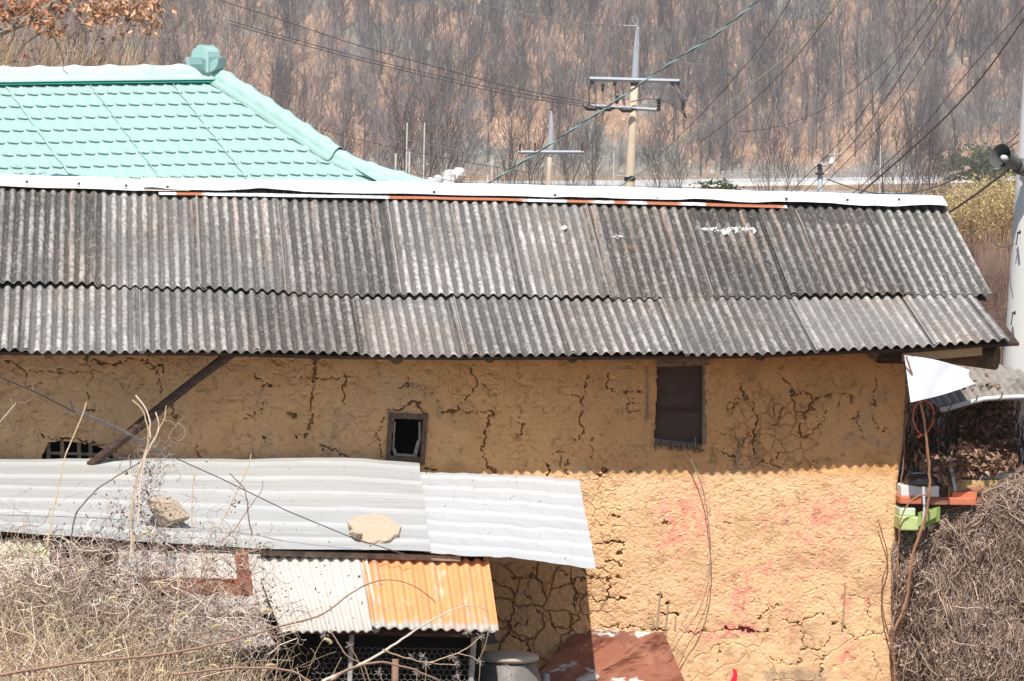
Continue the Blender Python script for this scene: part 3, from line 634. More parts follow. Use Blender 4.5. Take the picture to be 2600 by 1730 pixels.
Pg = gsurf(Uc, Vw); Pg[..., 2] += off
mk('roof', G().grid(Pg), MINT, gh, smooth=False, mods=(('solid', .004),))
# seams between sheets, rear slopes, walls
g = G()
for u0 in np.arange(gr[0]+.3, hu.max(), 1.02):
    vv = np.linspace(.03, vmax, 40); uu = np.full_like(vv, u0); ok = uu < np.interp(vv, hv, hu)-.05
    if ok.sum() < 3: continue
    P = gsurf(uu[ok], vv[ok]); P[:, 2] += .008+.030*(((vv[ok]-.05)/STEP) % 1.0)
    mk('sheet_seam', G().tube(P, .0065, 4), MINT, gh)
g = G()
a = gsurf(np.array([gr[0], 0.]), np.array([0., 0.])); hvE = float(hv[-1])
b2 = gsurf(np.array([0.]), np.array([0.]))[0]
back = [a[0]-GYd*4.6-np.array([0, 0, 4.6*math.tan(TAU)]), b2-GYd*4.6+GX*4.6-np.array([0, 0, 4.6*math.tan(TAU)])]
hipE = gsurf(np.array([np.interp(4.6, hv, hu)]), np.array([4.6]))[0]
g.add([a[0]-[0, 0, .03], b2-[0, 0, .03], back[1], back[0]], [[0, 1, 2, 3]]); g.add([b2-[0, 0, .03], hipE, back[1]], T=[[0, 1, 2]])
mk('rear_roof', g, MINT, gh, mods=(('solid', .03),))
g = G(); R = np.stack([GX, -GYd, [0, 0, 1]], 1); zt_ = hipE[2]-.1; zg = float(ground(gbase[0], gbase[1]))-.5
for (u, v, su, sv) in ((-2.6, 3.9, 10, .2), (-2.6, -4, 10, .2), (2.6, 0, .2, 8)):
    c = Rp+GX*u+GYd*v; g.box((c[0], c[1], (zt_+zg)/2), (su, sv, zt_-zg), R)
mk('wall', g, mat('cream_render_wall', (.6, .57, .5), [((.4, .37, .32), 3, .5, .7, .5)], .9), gh)
# caps
def cap(path, r, seg, name, mt, flange, n=10, lbl=None):
    path = np.array(path); L = np.concatenate([[0], np.cumsum(np.linalg.norm(np.diff(path, axis=0), axis=1))])
    s = np.arange(0, L[-1], seg/10); C = np.stack([np.interp(s, L, path[:, k]) for k in range(3)], 1)
    T = np.gradient(C, axis=0); T /= np.linalg.norm(T, axis=1)[:, None]; S = np.cross(T, [0, 0, 1.]); S /= np.linalg.norm(S, axis=1)[:, None]
    Uv = np.cross(S, T); ph = (s/seg) % 1.0; bul = 1+.10*np.exp(-((ph-.5)/.16)**2) 
    rows = [C+S*(r*1.0+flange)-Uv*.05, C+S*r*1.02+Uv*.005]
    for th in np.linspace(0, math.pi, n):
        bl = 1+(bul-1)*max(0, math.sin(th))**.6*2.0; rows.append(C+S*(r*math.cos(th)*bl)[:, None]+Uv*((r*1.0*math.sin(th)*bl)[:, None])+Uv*.01)
    rows += [C-S*r*1.02+Uv*.005, C-S*(r+flange)-Uv*.05]
    g = G().grid(np.stack(rows, 1), flip=True); return mk(name, g, mt, gh, smooth=True, label=lbl, mods=(('solid', .004),))
up = lambda P, d: P+np.array([0, 0, d])
cap(up(gsurf(np.linspace(gr[0], -.02, 30), np.zeros(30)), .05), .105, .43, 'ridge_cap', MINTC, .06, lbl='pale bulging cap tiles along the ridge')
kx = int(np.searchsorted(hv, np.interp(850, [p[0] for p in hip_px], hv)))
hipv = np.linspace(.02, float(np.interp(862, [p[0] for p in hip_px], hv)), 30)
cap(up(gsurf(np.interp(hipv, hv, hu), hipv), .040), .105, .36, 'hip_cap', MINT, .055, lbl='upper hip cap')
hipv = np.linspace(float(np.interp(840, [p[0] for p in hip_px], hv)), 4.6, 24)
cap(up(gsurf(np.interp(hipv, hv, hu), hipv), .02), .088, .36, 'hip_cap', MINT, .055, lbl='lower hip cap')
# bare teal strip under the ridge cap
mk('ridge_infill', G().grid(np.stack([gsurf(np.linspace(gr[0], .0, 50), np.full(50, .16))+[0, 0, .045], gsurf(np.linspace(gr[0], .0, 50), np.full(50, .04))+[0, 0, .09]], 1)), mat('teal_strip', (.03, .42, .34), rough=.6), gh)
# ornament: ogee fronted block held by flat petals
oc = on_plane(np.array(522.), np.array(184.), Rp, ridge_n)
def px2(w): return w*YG/FPX
prof = [(-30, 0), (-30, 38), (-27, 50), (-20, 57), (-11, 61), (-8, 66), (8, 66), (11, 61), (20, 57), (27, 50), (30, 38), (30, 0)]
def slab(prof, c, ux, uy, th, g):
    v = np.array([[p[0], p[1]] for p in prof])*YG/FPX; n = len(v); uz = np.cross(ux, uy)
    A = c+v[:, :1]*ux+v[:, 1:]*uy+uz*th/2; B = A-uz*th; i = np.arange(n); j = (i+1) % n
    g.add(np.concatenate([A, B]), np.stack([i, j, j+n, i+n], 1)); m = np.concatenate([A, B])
    t = [[0, k, k+1] for k in range(1, n-1)]; g.add(A, T=t); g.add(B, T=[[0, k+1, k] for k in range(1, n-1)])
Zv = np.array([0, 0, 1.]); OX = np.array([math.cos(-.5), math.sin(-.5), 0])
g = G(); slab([(x*.86, y*1.05) for x, y in prof], oc, OX, Zv, .26, g)
orn = mk('ridge_ornament', g, mat('faded_teal_steel', (.30, .47, .44), [((.42, .58, .54), 3, .4, .6, .7), ((.5, .45, .35), 4, .62, .75, .5)], .55), gh)
pet = [(0, 0), (-10, 2), (-18, 8), (-24, 18), (-27, 34), (-14, 30), (-4, 18)]
for sgn, yy in ((1, 0), (-1, 0)):
    for dd in (OX, np.array([-OX[1], OX[0], 0])):
        g = G(); slab([(x*1.3, y*1.1) for x, y in pet], oc+dd*sgn*-.07, dd*sgn, Zv, .17, g)
        mk('petal', g, mat('teal_petal', (.27, .42, .41), rough=.6), orn)

# ------------------------------------------------------------------ lean-to shed against the wall
shed = base_empty('lean_to_shed', 'low lean-to shed of pale ribbed metal sheets against the mud wall', 'shed', hw(-1, -.8, 0), A5)
GALV = mat('galvanised_sheet', (.385, .38, .365), [((.31, .32, .315), .9, .4, .6, .55, (.3, 3, 1)), ((.46, .43, .34), 1.6, .56, .72, .5), ((.35, .28, .2), 26, .67, .74, .7), ((.36, .33, .27), 3.5, .55, .72, .5, (.25, 1, 2)), ((.26, .25, .23), 5, .5, .7, .45, (.12, 3, 8))], .45, [(3, .25, .02), (14, .12, .01)], spec=.4)
GALV2 = mat('brighter_galvanised_sheet', (.44, .44, .44), [((.37, .38, .385), 1.1, .4, .6, .5, (.3, 3, 1)), ((.46, .43, .34), 1.6, .62, .76, .4), ((.25, .2, .16), 22, .71, .77, .8)], .45, [(3, .3, .02), (14, .12, .01)], spec=.4)
def interp_curve(pts, yl, n, xq=None):
    p = np.array(pts, float); q = np.linspace(p[0, 0], p[-1, 0], n); yy = np.interp(q, p[:, 0], p[:, 1]); return hp(q, yy, np.full(n, yl))
def ribbed(top, bot, yt, yb, n, ribs, amp, seed, cr=.012, phase=0.):
    A = interp_curve(top, yt, n); B = interp_curve(bot, yb, n)
    fr = np.linspace(0, 1, ribs*18+1); P = A[:, None]*(1-fr)[None, :, None]+B[:, None]*fr[None, :, None]
    ph = (fr*ribs+phase) % 1.0; rib = np.interp(ph, [0, .08, .14, .40, .47, 1], [0, 0, 1, 1, 0, 0])*amp
    u = np.linspace(0, 1, n)[:, None]; bow = cr*(fbm(u*5+fr[None]*0, fr[None]*3+u*0, seed)-.5)*2+cr*.5*(fbm(u*16, fr[None]*7, seed+1)-.5)
    P[..., 2] += rib[None]+bow; return P
tl = ribbed([(-500, 1178), (0, 1170), (200, 1169), (880, 1163), (1064, 1178)], [(-500, 1330), (0, 1349), (300, 1369), (640, 1392), (1094, 1403)], -.03, -1.5, 220, 6, .017, 31, .016)
mk('metal_sheet', G().grid(tl), GALV, shed, smooth=False, label='long ribbed metal roof sheet dulled and dented', mods=(('solid', .0012),))
tr_ = ribbed([(1050, 1197), (1200, 1203), (1470, 1222)], [(1078, 1405), (1290, 1417), (1513, 1444)], -.03, -1.48, 110, 7, .015, 35, .016)
mk('metal_sheet', G().grid(tr_), GALV2, shed, smooth=False, label='shorter brighter ribbed metal roof sheet', mods=(('solid', .0012),))
g = G(); A = interp_curve([(60, 1372), (350, 1382), (640, 1397), (1170, 1412)], -1.46, 40); V = np.stack([A, A-[0, 0, .032], A-[0, 0, .032]+HY*.03, A+HY*.03], 1)
mk('fascia', G().grid(V, flip=True), mat('worn_fascia', (.34, .25, .18), [((.12, .09, .07), 12, .45, .6, .7), ((.5, .42, .34), 8, .6, .7, .5)], .9), shed)
# corrugated lower sheets
WHITESL = mat('old_white_corrugated', None, [((.55, .5, .43), 6, .5, .68, .5, (1, 1, .3)), ((.16, .12, .1), 14, .66, .70, .8), ((.4, .4, .38), 20, .6, .7, .5)], .85, [(60, .2, .003)], attr=True)
ORANGE = mat('orange_painted_corrugated', None, [((.62, .50, .40), 9, .57, .66, .5, (1, 1, .16)), ((.56, .25, .10), 5, .5, .68, .6, (1, 1, .3)), ((.25, .2, .15), 22, .68, .73, .6)], .8, [(70, .25, .003)], attr=True)
def corr(c, yt, yb, waves, amp, m, lbl, name, colf, seed, par=shed, jag=0):
    n = waves*12+1; A = hp(np.linspace(c[0][0], c[1][0], n), np.linspace(c[0][1], c[1][1], n), np.full(n, yt)); B = hp(np.linspace(c[3][0], c[2][0], n), np.linspace(c[3][1], c[2][1], n), np.full(n, yb))
    fr = np.linspace(0, 1, 30); P = A[:, None]*(1-fr)[None, :, None]+B[:, None]*fr[None, :, None]
    w = np.cos(np.linspace(0, waves*2*math.pi, n))*amp
    nn = np.cross(B[-1]-A[0], A[-1]-A[0]); nn /= np.linalg.norm(nn); nn *= np.sign(nn[2])
    P += w[:, None, None]*nn; P += .004*(fbm(np.linspace(0, 4, n)[:, None]+0*fr, fr[None]*3+0*w[:, None], seed)-.5)[..., None]*nn
    F = np.broadcast_to(fr[None], (n, 30)); Cc = colf(F, np.linspace(0, waves, n)[:, None]+0*F, w[:, None]/amp+0*F)
    return mk(name, G().grid(P, Cc), m, par, smooth=True, label=lbl, mods=(('solid', .005, 0),))
def cw(F, Wv, w):
    s = sm(F+.25*(fbm(Wv*1.4, F*3, 3)-.5), .5, .85)*.45*fbm(Wv*4, F*6, 4); return np.array([.52, .48, .43])*(1-s[..., None])+np.array([.22, .205, .19])*s[..., None]
def co(F, Wv, w):
    s = sm(F+.07*(fbm(Wv*2, F, 8)-.5), .885, .925); s = np.maximum(s, .65*sm(fbm(Wv*1.6, F*1.3, 19)+.22*(np.abs(w)-.6), .60, .72)*sm(fbm(Wv*6, F*9, 21), .38, .55)); r = sm(fbm(Wv*1.1, F*1.2, 9)+.3*F, .62, .8)
    c = np.array([.70, .30, .125])*(1-r[..., None]*.5)+np.array([.56, .24, .10])*r[..., None]*.5
    g_ = np.array([.40, .38, .34])*(.6+.7*fbm(Wv*5, F*30, 2))[..., None]; return c*(1-s[..., None])+g_*s[..., None]
corr([(640, 1412), (930, 1412), (965, 1604), (712, 1606)], -1.42, -1.85, 11, .011, WHITESL, 'dirty white corrugated awning sheet', 'awning_sheet', cw, 5)
corr([(918, 1409), (1240, 1423), (1266, 1604), (944, 1594)], -1.40, -1.88, 11, .012, ORANGE, 'orange painted corrugated awning sheet with grey lower edge', 'awning_sheet', co, 6)
corr([(380, 1560), (640, 1540), (700, 1640), (420, 1650)], -1.55, -1.75, 9, .010, WHITESL, 'low white corrugated sheet behind the weeds', 'wall_sheet', cw, 7)
corr([(480, 1405), (660, 1408), (690, 1560), (470, 1560)], -1.50, -1.62, 6, .006, WHITESL, None, 'wall_sheet', cw, 8)
YEL = mat('algae_stained_corrugated', None, [((.5, .62, .25), 5, .45, .6, .6)], .85, attr=True)
corr([(-260, 1360), (125, 1370), (128, 1500), (-260, 1500)], -1.44, -1.60, 15, .010, YEL, 'pale green stained corrugated wall sheet', 'wall_sheet', cw, 9)
g = G(); c = [hp(x, y, np.array(-1.46)) for x, y in ((300, 1385), (610, 1398), (605, 1475), (300, 1465))]
mk('wall_panel', G().add(c, [[0, 3, 2, 1]]), mat('flat_white_panel', (.58, .55, .51), [((.5, .45, .4), 8, .55, .68, .6), ((.25, .2, .17), 20, .66, .7, .7)], .8), shed, mods=(('solid', .01),))
RED = mat('red_brown_timber', (.36, .13, .07), [((.20, .08, .05), 18, .45, .62, .7), ((.5, .35, .28), 14, .64, .72, .4)], .85)
def slabpx(pts, y0, y1, name, m, par, lbl=None, **kw):
    n = len(pts); A = [hp(x, y, np.array(y0)) for x, y in pts]; B = [hp(x, y, np.array(y0))+HY*(y1-y0) for x, y in pts]
    g = G(); i = np.arange(n); j = (i+1) % n; g.add(A+B, np.stack([i, j, j+n, i+n], 1)); g.add(A, T=[[0, k, k+1] for k in range(1, n-1)]); g.add(B, T=[[0, k+1, k] for k in range(1, n-1)])
    return mk(name, g, m, par, label=lbl, **kw)
slabpx([(598, 1398), (628, 1400), (644, 1512), (603, 1510)], -1.56, -1.50, 'frame_board', RED, shed, 'upright red brown frame board')
slabpx([(360, 1465), (640, 1472), (642, 1512), (360, 1506)], -1.59, -1.56, 'frame_board', RED, shed, 'level red brown frame board')
# near-black panels that put the shade inside the shed into colour
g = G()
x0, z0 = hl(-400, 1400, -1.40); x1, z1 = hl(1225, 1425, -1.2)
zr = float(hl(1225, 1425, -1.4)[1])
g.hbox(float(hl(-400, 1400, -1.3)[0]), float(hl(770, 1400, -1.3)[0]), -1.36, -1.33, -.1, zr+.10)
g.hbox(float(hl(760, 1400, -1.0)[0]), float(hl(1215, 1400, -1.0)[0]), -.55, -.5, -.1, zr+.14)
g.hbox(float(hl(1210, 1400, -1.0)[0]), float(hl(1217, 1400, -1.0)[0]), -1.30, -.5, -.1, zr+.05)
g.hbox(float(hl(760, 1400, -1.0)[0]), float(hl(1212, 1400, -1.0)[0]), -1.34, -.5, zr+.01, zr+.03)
mk('shade_panels', g, BLACK, shed)
mk('fascia_beam', G().tube([hp(760, 1601, np.array(-1.72)), hp(1255, 1612, np.array(-1.72))], .022, 6, cap=True), DARKWOOD, shed)
# wire front coop
coop = base_empty('chicken_coop', 'dark wire mesh coop under the orange awning sheet', 'coop', hw(float(hl(1000, 1700, -1.7)[0]), -1.5, 0), A5)
CON = mat('pale_post', (.45, .43, .40), [((.25, .23, .2), 20, .45, .62, .7)], .85)
mk('post', G().tube([hp(893, 1606, np.array(-1.70)), hp(884, 1820, np.array(-1.70))], .0155, 10), CON, coop)
mk('post', G().tube([hp(1204, 1612, np.array(-1.66)), hp(1188, 1830, np.array(-1.66))], .0175, 10), CON, coop, label='pale right post bound with wire')
mk('stake', G().tube([hp(1004, 1675, np.array(-1.78)), hp(1000, 1830, np.array(-1.78))], .021, 9, cap=True), mat('brown_stake', (.36, .22, .15), [((.2, .12, .08), 20, .5, .6, .6)], .9), coop)
g = G(); s = .0205; yl = -1.68; hx0, hz1 = [float(v) for v in hl(800, 1640, yl)]; hx1, hz0 = [float(v) for v in hl(1200, 1800, yl)]
segs = []; w_ = s*math.sqrt(3)
row = 0; z = hz0
while z < hz1:
    x = hx0 + (w_/2 if row % 2 else 0)
    while x < hx1:
        wob = lambda q: .01*(vn(q*4, q*7, 3)-.5)
        a = (x, z+s*.5); b = (x, z-s*.5)
        segs += [(a, b), (a, (x+w_/2, z+s)), (a, (x-w_/2, z+s))]; x += w_
    z += s*1.5; row += 1
SG = np.array(segs); P = hw(SG[..., 0]+.006*(vn(SG[..., 0]*9, SG[..., 1]*9, 2)-.5), yl+.03*(fbm(SG[..., 0]*4, SG[..., 1]*4, 5)-.5), SG[..., 1])
mk('wire_mesh', G().tube(P, .0009, 3), mat('dull_wire', (.30, .29, .27), rough=.6), coop)
# big stones on the sheets
def stone(name, c, rad, seed, lbl, m, flat=.45, n=80):
    rs = np.random.RandomState(seed); th = np.linspace(0, 2*math.pi, n*2+1); ph = np.linspace(-math.pi/2, math.pi/2, n)
    T, Ph = np.meshgrid(th, ph, indexing='ij'); D = np.stack([np.cos(T)*np.cos(Ph), np.sin(T)*np.cos(Ph), np.sin(Ph)], -1)
    N = rs.randn(11, 3); N[:, 2] *= 1.2; N /= np.linalg.norm(N, axis=1)[:, None]; N = np.concatenate([N, [[0.05, -.25, 1.]]]); h = .62+.3*rs.rand(12); h[-1] = .62
    r = np.min(np.where(D @ N.T > .05, h/np.clip(D @ N.T, .05, 9), 9), -1); r = np.minimum(r, 1.25)
    P = D*r[..., None]; P = P+.05*(fbm(D[..., 0]*5+9+D[..., 2]*2, D[..., 1]*5+D[..., 2]*6, seed, 5)-.5)[..., None]*D*2
    P = P*np.array(rad); return mk(name, G().grid(P+np.asarray(c)), m, smooth=False, label=lbl, cat='stone', group='stones weighing down the shed roof')
STONE = mat('buff_stone', (.42, .335, .24), [((.50, .43, .34), 60, .5, .64, .7), ((.5, .36, .22), 9, .5, .7, .5), ((.3, .22, .15), 120, .66, .7, .7)], .95, [(60, .7, .006), (12, .4, .02)])
pv = np.array([(882, 1322), (905, 1307), (945, 1301), (985, 1306), (1000, 1322), (1019, 1334), (1012, 1352), (990, 1366), (962, 1374), (932, 1378), (912, 1364), (898, 1344)], float)
m = 96; tq = np.linspace(0, len(pv), m, endpoint=False).astype(float); i0 = tq.astype(int) % len(pv); fq = (tq % 1)[:, None]; bo = pv[i0]*(1-fq)+pv[(i0+1) % len(pv)]*fq
bo += 3.0*(np.stack([fbm(tq*1.7, tq*0, 3), fbm(tq*1.7, tq*0, 9)], 1)-.5)*2; ctr = bo.mean(0); bo = np.concatenate([bo, bo[:1]])
rows = []; 
for rr2, dn in ((0, 0), (.3, 0), (.6, 0), (.85, .001), (.97, .004), (1.0, .012), (1.0, .025), (.985, .04), (.96, .055), (.90, .068), (.5, .075), (0, .075)):
    q = ctr+(bo-ctr)*rr2; yy = -1.22-.20*(q[:, 1]-1300)/80.; Pq = hp(q[:, 0], q[:, 1], yy); nq = fbm(q[:, 0]/14+dn*90, q[:, 1]/14+dn*60, 4, 4)-.5
    Pq = Pq+HY*dn*.35+np.array([0, 0, -1.])*dn*.9+np.array([0, 0, 1.])*(nq*.012)[:, None]+HY*((vn(q[:, 0]/9+dn*120, q[:, 1]/9, 6)-.5)*(.016 if .01 < dn < .07 else 0))[:, None]; rows.append(Pq)
mk('stone', G().grid(np.stack(rows, 1)), STONE, label='broad flat buff stone lying near the joint of the metal roof sheets', cat='stone', group='stones weighing down the shed roof')
P0 = hp(905, 1362, np.array(-1.36)); stone('stone', P0+[0, 0, .012], (.045, .045, .032), 15, 'small buff stone chip wedged under the broad flat stone', STONE)
P0 = hp(424, 1312, np.array(-1.25)); stone('stone', P0+[0, 0, .03], (.118, .11, .098), 19, 'angular pale stone on the metal roof behind the dry vines', STONE)
# leaf crumbs and nails on the metal roof
rs = np.random.RandomState(61); n = 150; lx = rs.uniform(60, 1480, n); lf = rs.rand(n); 
ty0 = np.interp(lx, [0, 880, 1060, 1470], [1172, 1166, 1190, 1222]); ty1 = np.interp(lx, [0, 300, 640, 1090, 1500], [1350, 1370, 1392, 1404, 1440]); Pn = hp(lx, ty0+lf*(ty1-ty0), -.05-1.42*lf)
mk('roof_crumbs', G().leaves(Pn+[0, 0, .02], .003+.006*rs.rand(n)**2, rs), mat('dark_crumb', (.10, .075, .05), rough=.9), kind='stuff', label='dark leaf crumbs scattered over the metal shed roof', cat='leaf litter')
# storage jar
jb = hp(1290, 1690, np.array(-.85)); jx, jz0 = float((jb-HO)@HX), 0.02
JAR = mat('glazed_jar', (.15, .135, .125), [((.24, .22, .2), 6, .45, .65, .6), ((.1, .09, .085), 20, .5, .62, .5)], .5, [(20, .1, .004)])
jar = base_empty('storage_jar', 'large grey brown earthenware jar with a lid beside the coop', 'jar', hw(jx, -.85, 0))
zl = float(hl(1288, 1668, -.85)[1])
mk('body', G().lathe([(.12, .02), (.16, .06), (.22, .25), (.255, .5), (.25, .62), (.215, .75), (.17, zl-.035), (.155, zl-.01), (.15, zl+.005)][:7]+[(.16, zl-.03), (.15, zl-.005)], hw(jx, -.85, 0), n=40), JAR, jar, smooth=True)
mk('lid', G().lathe([(.165, zl-.022), (.186, zl-.012), (.188, zl+.004), (.178, zl+.016), (.13, zl+.024), (.08, zl+.034), (.0, zl+.038)], hw(jx, -.85, 0), n=40), mat('buff_lid', (.46, .40, .32), [((.5, .44, .36), 9, .5, .65, .6), ((.2, .16, .12), 14, .6, .7, .5)], .7), jar, smooth=True)
P = np.array([hp(x, y, np.array(-1.02)) for x, y in ((1228, 1612), (1252, 1618), (1275, 1637), (1232, 1640))]); P[1:3] += HY*.12
gg = G(); a, b_ = np.meshgrid(np.linspace(0, 1, 8), np.linspace(0, 1, 8), indexing='ij'); Q = ((1-a)*(1-b_))[..., None]*P[0]+(a*(1-b_))[..., None]*P[1]+(a*b_)[..., None]*P[2]+((1-a)*b_)[..., None]*P[3]; Q[..., 2] += .01*np.sin(a*7)*np.cos(b_*5)
mk('cloth_scrap', gg.grid(Q), mat('blue_black_cloth', (.03, .045, .06), rough=.8), label='dark blue cloth scrap lying over the jar lid', cat='cloth', mods=(('solid', .004),))
# rusty sheet leaning on the wall
RUST = mat('rusted_sheet', (.25, .09, .05), [((.38, .17, .10), 3, .45, .62, .8), ((.14, .06, .04), 5, .5, .66, .6), ((.52, .52, .47), 2.6, .575, .60, .9, (1, 1, 2.2)), ((.75, .6, .45), 7, .66, .70, .5)], .75, [(12, .3, .01)])
a, b_ = np.meshgrid(np.linspace(0, 1, 40), np.linspace(0, 1, 40), indexing='ij')
c = [(1466, 1598), (1682, 1606), (1790, 1850), (1255, 1850)]
QX = (1-b_)*((1-a)*c[0][0]+a*c[1][0])+b_*((1-a)*c[3][0]+a*c[2][0]); QY = (1-b_)*((1-a)*c[0][1]+a*c[1][1])+b_*((1-a)*c[3][1]+a*c[2][1])
ox = QX+(8*(a > .5)-4)*vn(b_*9, b_*0, 3); Q = hp(ox, QY, -.045-.36*b_+.10*np.abs(((a*1.7+b_*1.9) % 1)-.5)+.09*(fbm(a*4, b_*5, 5)-.5))
mk('rusted_sheet', G().grid(Q, flip=True), RUST, label='crumpled rust brown metal sheet leaning against the foot of the mud wall', cat='metal sheet', mods=(('solid', .0015),))
P = [hp(x, y, np.array(-.5)) for x, y in ((1854, 1730), (1862, 1713), (1860, 1697), (1870, 1702), (1873, 1716), (1866, 1745), (1850, 1790), (1842, 1790))]
g = G(); g.add(P, T=[[0, 1, 5], [1, 2, 3], [1, 3, 4], [1, 4, 5], [0, 5, 6], [0, 6, 7]])
mk('red_ribbon', g, mat('red_cloth', (.75, .02, .05), rough=.7), label='bright red cloth strip standing up at the bottom of the sunlit wall', cat='ribbon', mods=(('solid', .003),))
bx_, bz_ = hl(1400, 1715, -.42)
mk('bottle_cap', G().lathe([(.0, .03), (.022, .028), (.026, .0), (.03, -.12), (.0, -.12)], hw(float(hl(1385, 1722, -.55)[0]), -.55, float(hl(1385, 1722, -.55)[1])), n=16), mat('grey_plastic', (.32, .36, .38), rough=.5), label='grey plastic canister top between the jar and the rusted sheet', cat='canister')
# ------------------------------------------------------------------ wires and poles
WDARK = mat('dark_cable', (.07, .06, .06), rough=.6); WGREY = mat('grey_wire', (.30, .28, .27), rough=.6)
WTEAL = mat('turquoise_strand', (.36, .60, .60), rough=.5); WGREEN = mat('pale_green_cable', (.42, .50, .38), rough=.6); WBROWN = mat('brown_black_cable', (.06, .045, .038), rough=.7)
def wire_path(pts, Y0, Y1, n=40):
    p = np.array(pts, float); L = np.concatenate([[0], np.cumsum(np.hypot(*np.diff(p, axis=0).T))]); s = np.linspace(0, L[-1], n)
    # smooth through the control points
    x = np.interp(s, L, p[:, 0]); y = np.interp(s, L, p[:, 1])
    if len(p) > 2:
        k = np.ones(7)/7
        for _ in range(2):
            x = np.concatenate([x[:1], np.convolve(np.pad(x, 3, 'edge'), k, 'valid')[1:-1], x[-1:]]); y = np.concatenate([y[:1], np.convolve(np.pad(y, 3, 'edge'), k, 'valid')[1:-1], y[-1:]])
    return wp(x, y, Y0+(Y1-Y0)*s/L[-1])
def wire(pts, Y0, Y1, rpx, m, lbl, n=40, name='overhead_wire', cat='wire', group='overhead wires', par=None):
    P = wire_path(pts, Y0, Y1, n); R = rpx*.80*P[:, 1]/FPX*.5
    g = G().tube(P[None], R[None], 5)
    if par is not None: return mk(name, g, m, par, label=lbl)
    return mk(name, g, m, label=lbl, cat=cat, group=group)
# twisted turquoise cable: two strands
P = wire_path([(1215, 482), (1380, 378), (1530, 280), (1700, 163), (1815, 90), (1945, -12)], 60, 52, 420)
T = np.gradient(P, axis=0); T /= np.linalg.norm(T, axis=1)[:, None]; A = np.cross(T, [0, 0, 1.]); A /= np.linalg.norm(A, axis=1)[:, None]; B = np.cross(T, A)
L = np.concatenate([[0], np.cumsum(np.linalg.norm(np.diff(P, axis=0), axis=1))]); th = L*2*math.pi/.75
tw = base_empty('twisted_cable', 'turquoise and black twisted cable rising steeply past the tall pole', 'cable', P[0], 0, None)
mk('pale_strand', G().tube((P+(A*np.cos(th)[:, None]+B*np.sin(th)[:, None])*.008)[None], .0095, 5), WTEAL, tw)
mk('dark_strand', G().tube((P-(A*np.cos(th)[:, None]+B*np.sin(th)[:, None])*.008)[None], .0065, 4), WDARK, tw)
wire([(1550, 490), (1640, 430), (1800, 305), (1920, 205), (2040, 110), (2135, -10)], 62, 45, 3.6, WGREEN, 'pale green cable rising to the right from behind the ridge', 60)
wire([(1690, 380), (1800, 272), (1930, 125), (2013, -10)], 70, 55, 2.2, WBROWN, 'thin brown wire left of the pale green cable at the top edge')
wire([(1780, 360), (1900, 270), (2020, 150), (2142, -10)], 70, 55, 2.4, WBROWN, 'thin brown wire crossing just right of the pale green cable')
wire([(1880, 335), (1960, 330), (2080, 290), (2210, 197), (2300, 100), (2370, -10)], 75, 50, 2.0, WBROWN, 'sagging thin wire that levels out low over the hill foot')
wire([(1995, 500), (2150, 345), (2290, 140), (2398, -10)], 66, 50, 2.6, WDARK, 'first of three parallel dark wires rising to the top edge')
wire([(2030, 500), (2190, 340), (2310, 160), (2418, -10)], 66, 50, 2.8, WDARK, 'middle of three parallel dark wires rising to the top edge')
wire([(2062, 500), (2230, 330), (2350, 160), (2446, -10)], 66, 50, 2.4, WDARK, 'last of three parallel dark wires rising to the top edge')
mess = base_empty('hanger_cable', 'thick dark cable hung with loops from a thinner messenger wire at right', 'cable', wp(2170, 505, 64))
wire([(2165, 508), (2290, 400), (2400, 300), (2500, 190), (2620, 20)], 64, 40, 6.0, WDARK, None, 60, 'cable', par=mess)
wire([(2150, 505), (2235, 430), (2345, 325), (2425, 220), (2520, 110), (2620, -5)], 64, 40, 3.0, WDARK, None, 60, 'messenger_wire', par=mess)
Pa = wire_path([(2165, 508), (2290, 400), (2400, 300), (2500, 190), (2620, 20)], 64, 40, 24); g = G()
for k, c in enumerate(Pa[2:-1:1]):
    t = np.linspace(0, 2*math.pi, 13); r = (4+3*((k*7) % 3))*c[1]/FPX*.5
    mk('hanger_loop', G().tube([c+np.array([math.cos(a)*r*.7-.3*r, 0, math.sin(a)*r+r*.8]) for a in t], .003, 4), WGREY if k % 3 == 0 else WDARK, mess)
wire([(2100, 455), (2200, 492), (2300, 497), (2400, 470), (2500, 415), (2610, 345)], 60, 36, 4.0, WDARK, 'dark cable sagging low in a wide curve above the slate roof end')
wire([(2150, 498), (2340, 490), (2440, 452), (2520, 400), (2610, 318)], 60, 36, 3.0, WBROWN, 'thinner cable sagging beside the wide dark curve')
wire([(2380, 560), (2470, 500), (2560, 432)], 58, 40, 7.5, WBROWN, 'thick brown cable slanting up to the loudspeaker pole')
wire([(2436, 636), (2460, 600), (2488, 572), (2505, 585), (2525, 622), (2545, 634), (2575, 620)], 38, 33.5, 2.6, WDARK, 'black wire looping in a hump between roof verge and pole')
wire([(560, 2), (700, 45), (900, 115), (1100, 168), (1300, 225), (1512, 264)], 95, 130, 3.0, WDARK, 'upper of three dark wires running left from the tall pole')
wire([(580, 52), (700, 88), (900, 143), (1100, 190), (1300, 236), (1505, 268)], 95, 130, 2.6, WDARK, 'middle of three dark wires running left from the tall pole')
wire([(580, 60), (700, 96), (900, 150), (1100, 198), (1300, 245), (1495, 272)], 95, 130, 2.6, WDARK, 'lowest of three dark wires running left from the tall pole')
wire([(1120, -8), (1300, 28), (1450, 54), (1585, 66)], 90, 129, 1.8, WGREY, 'thin pale wire descending to the tip of the tall pole')
wire([(1614, 72), (1650, 110), (1700, 148), (1745, 163), (1800, 163)], 130.5, 150, 1.8, WGREY, 'thin pale wire drooping right from the tip of the tall pole')
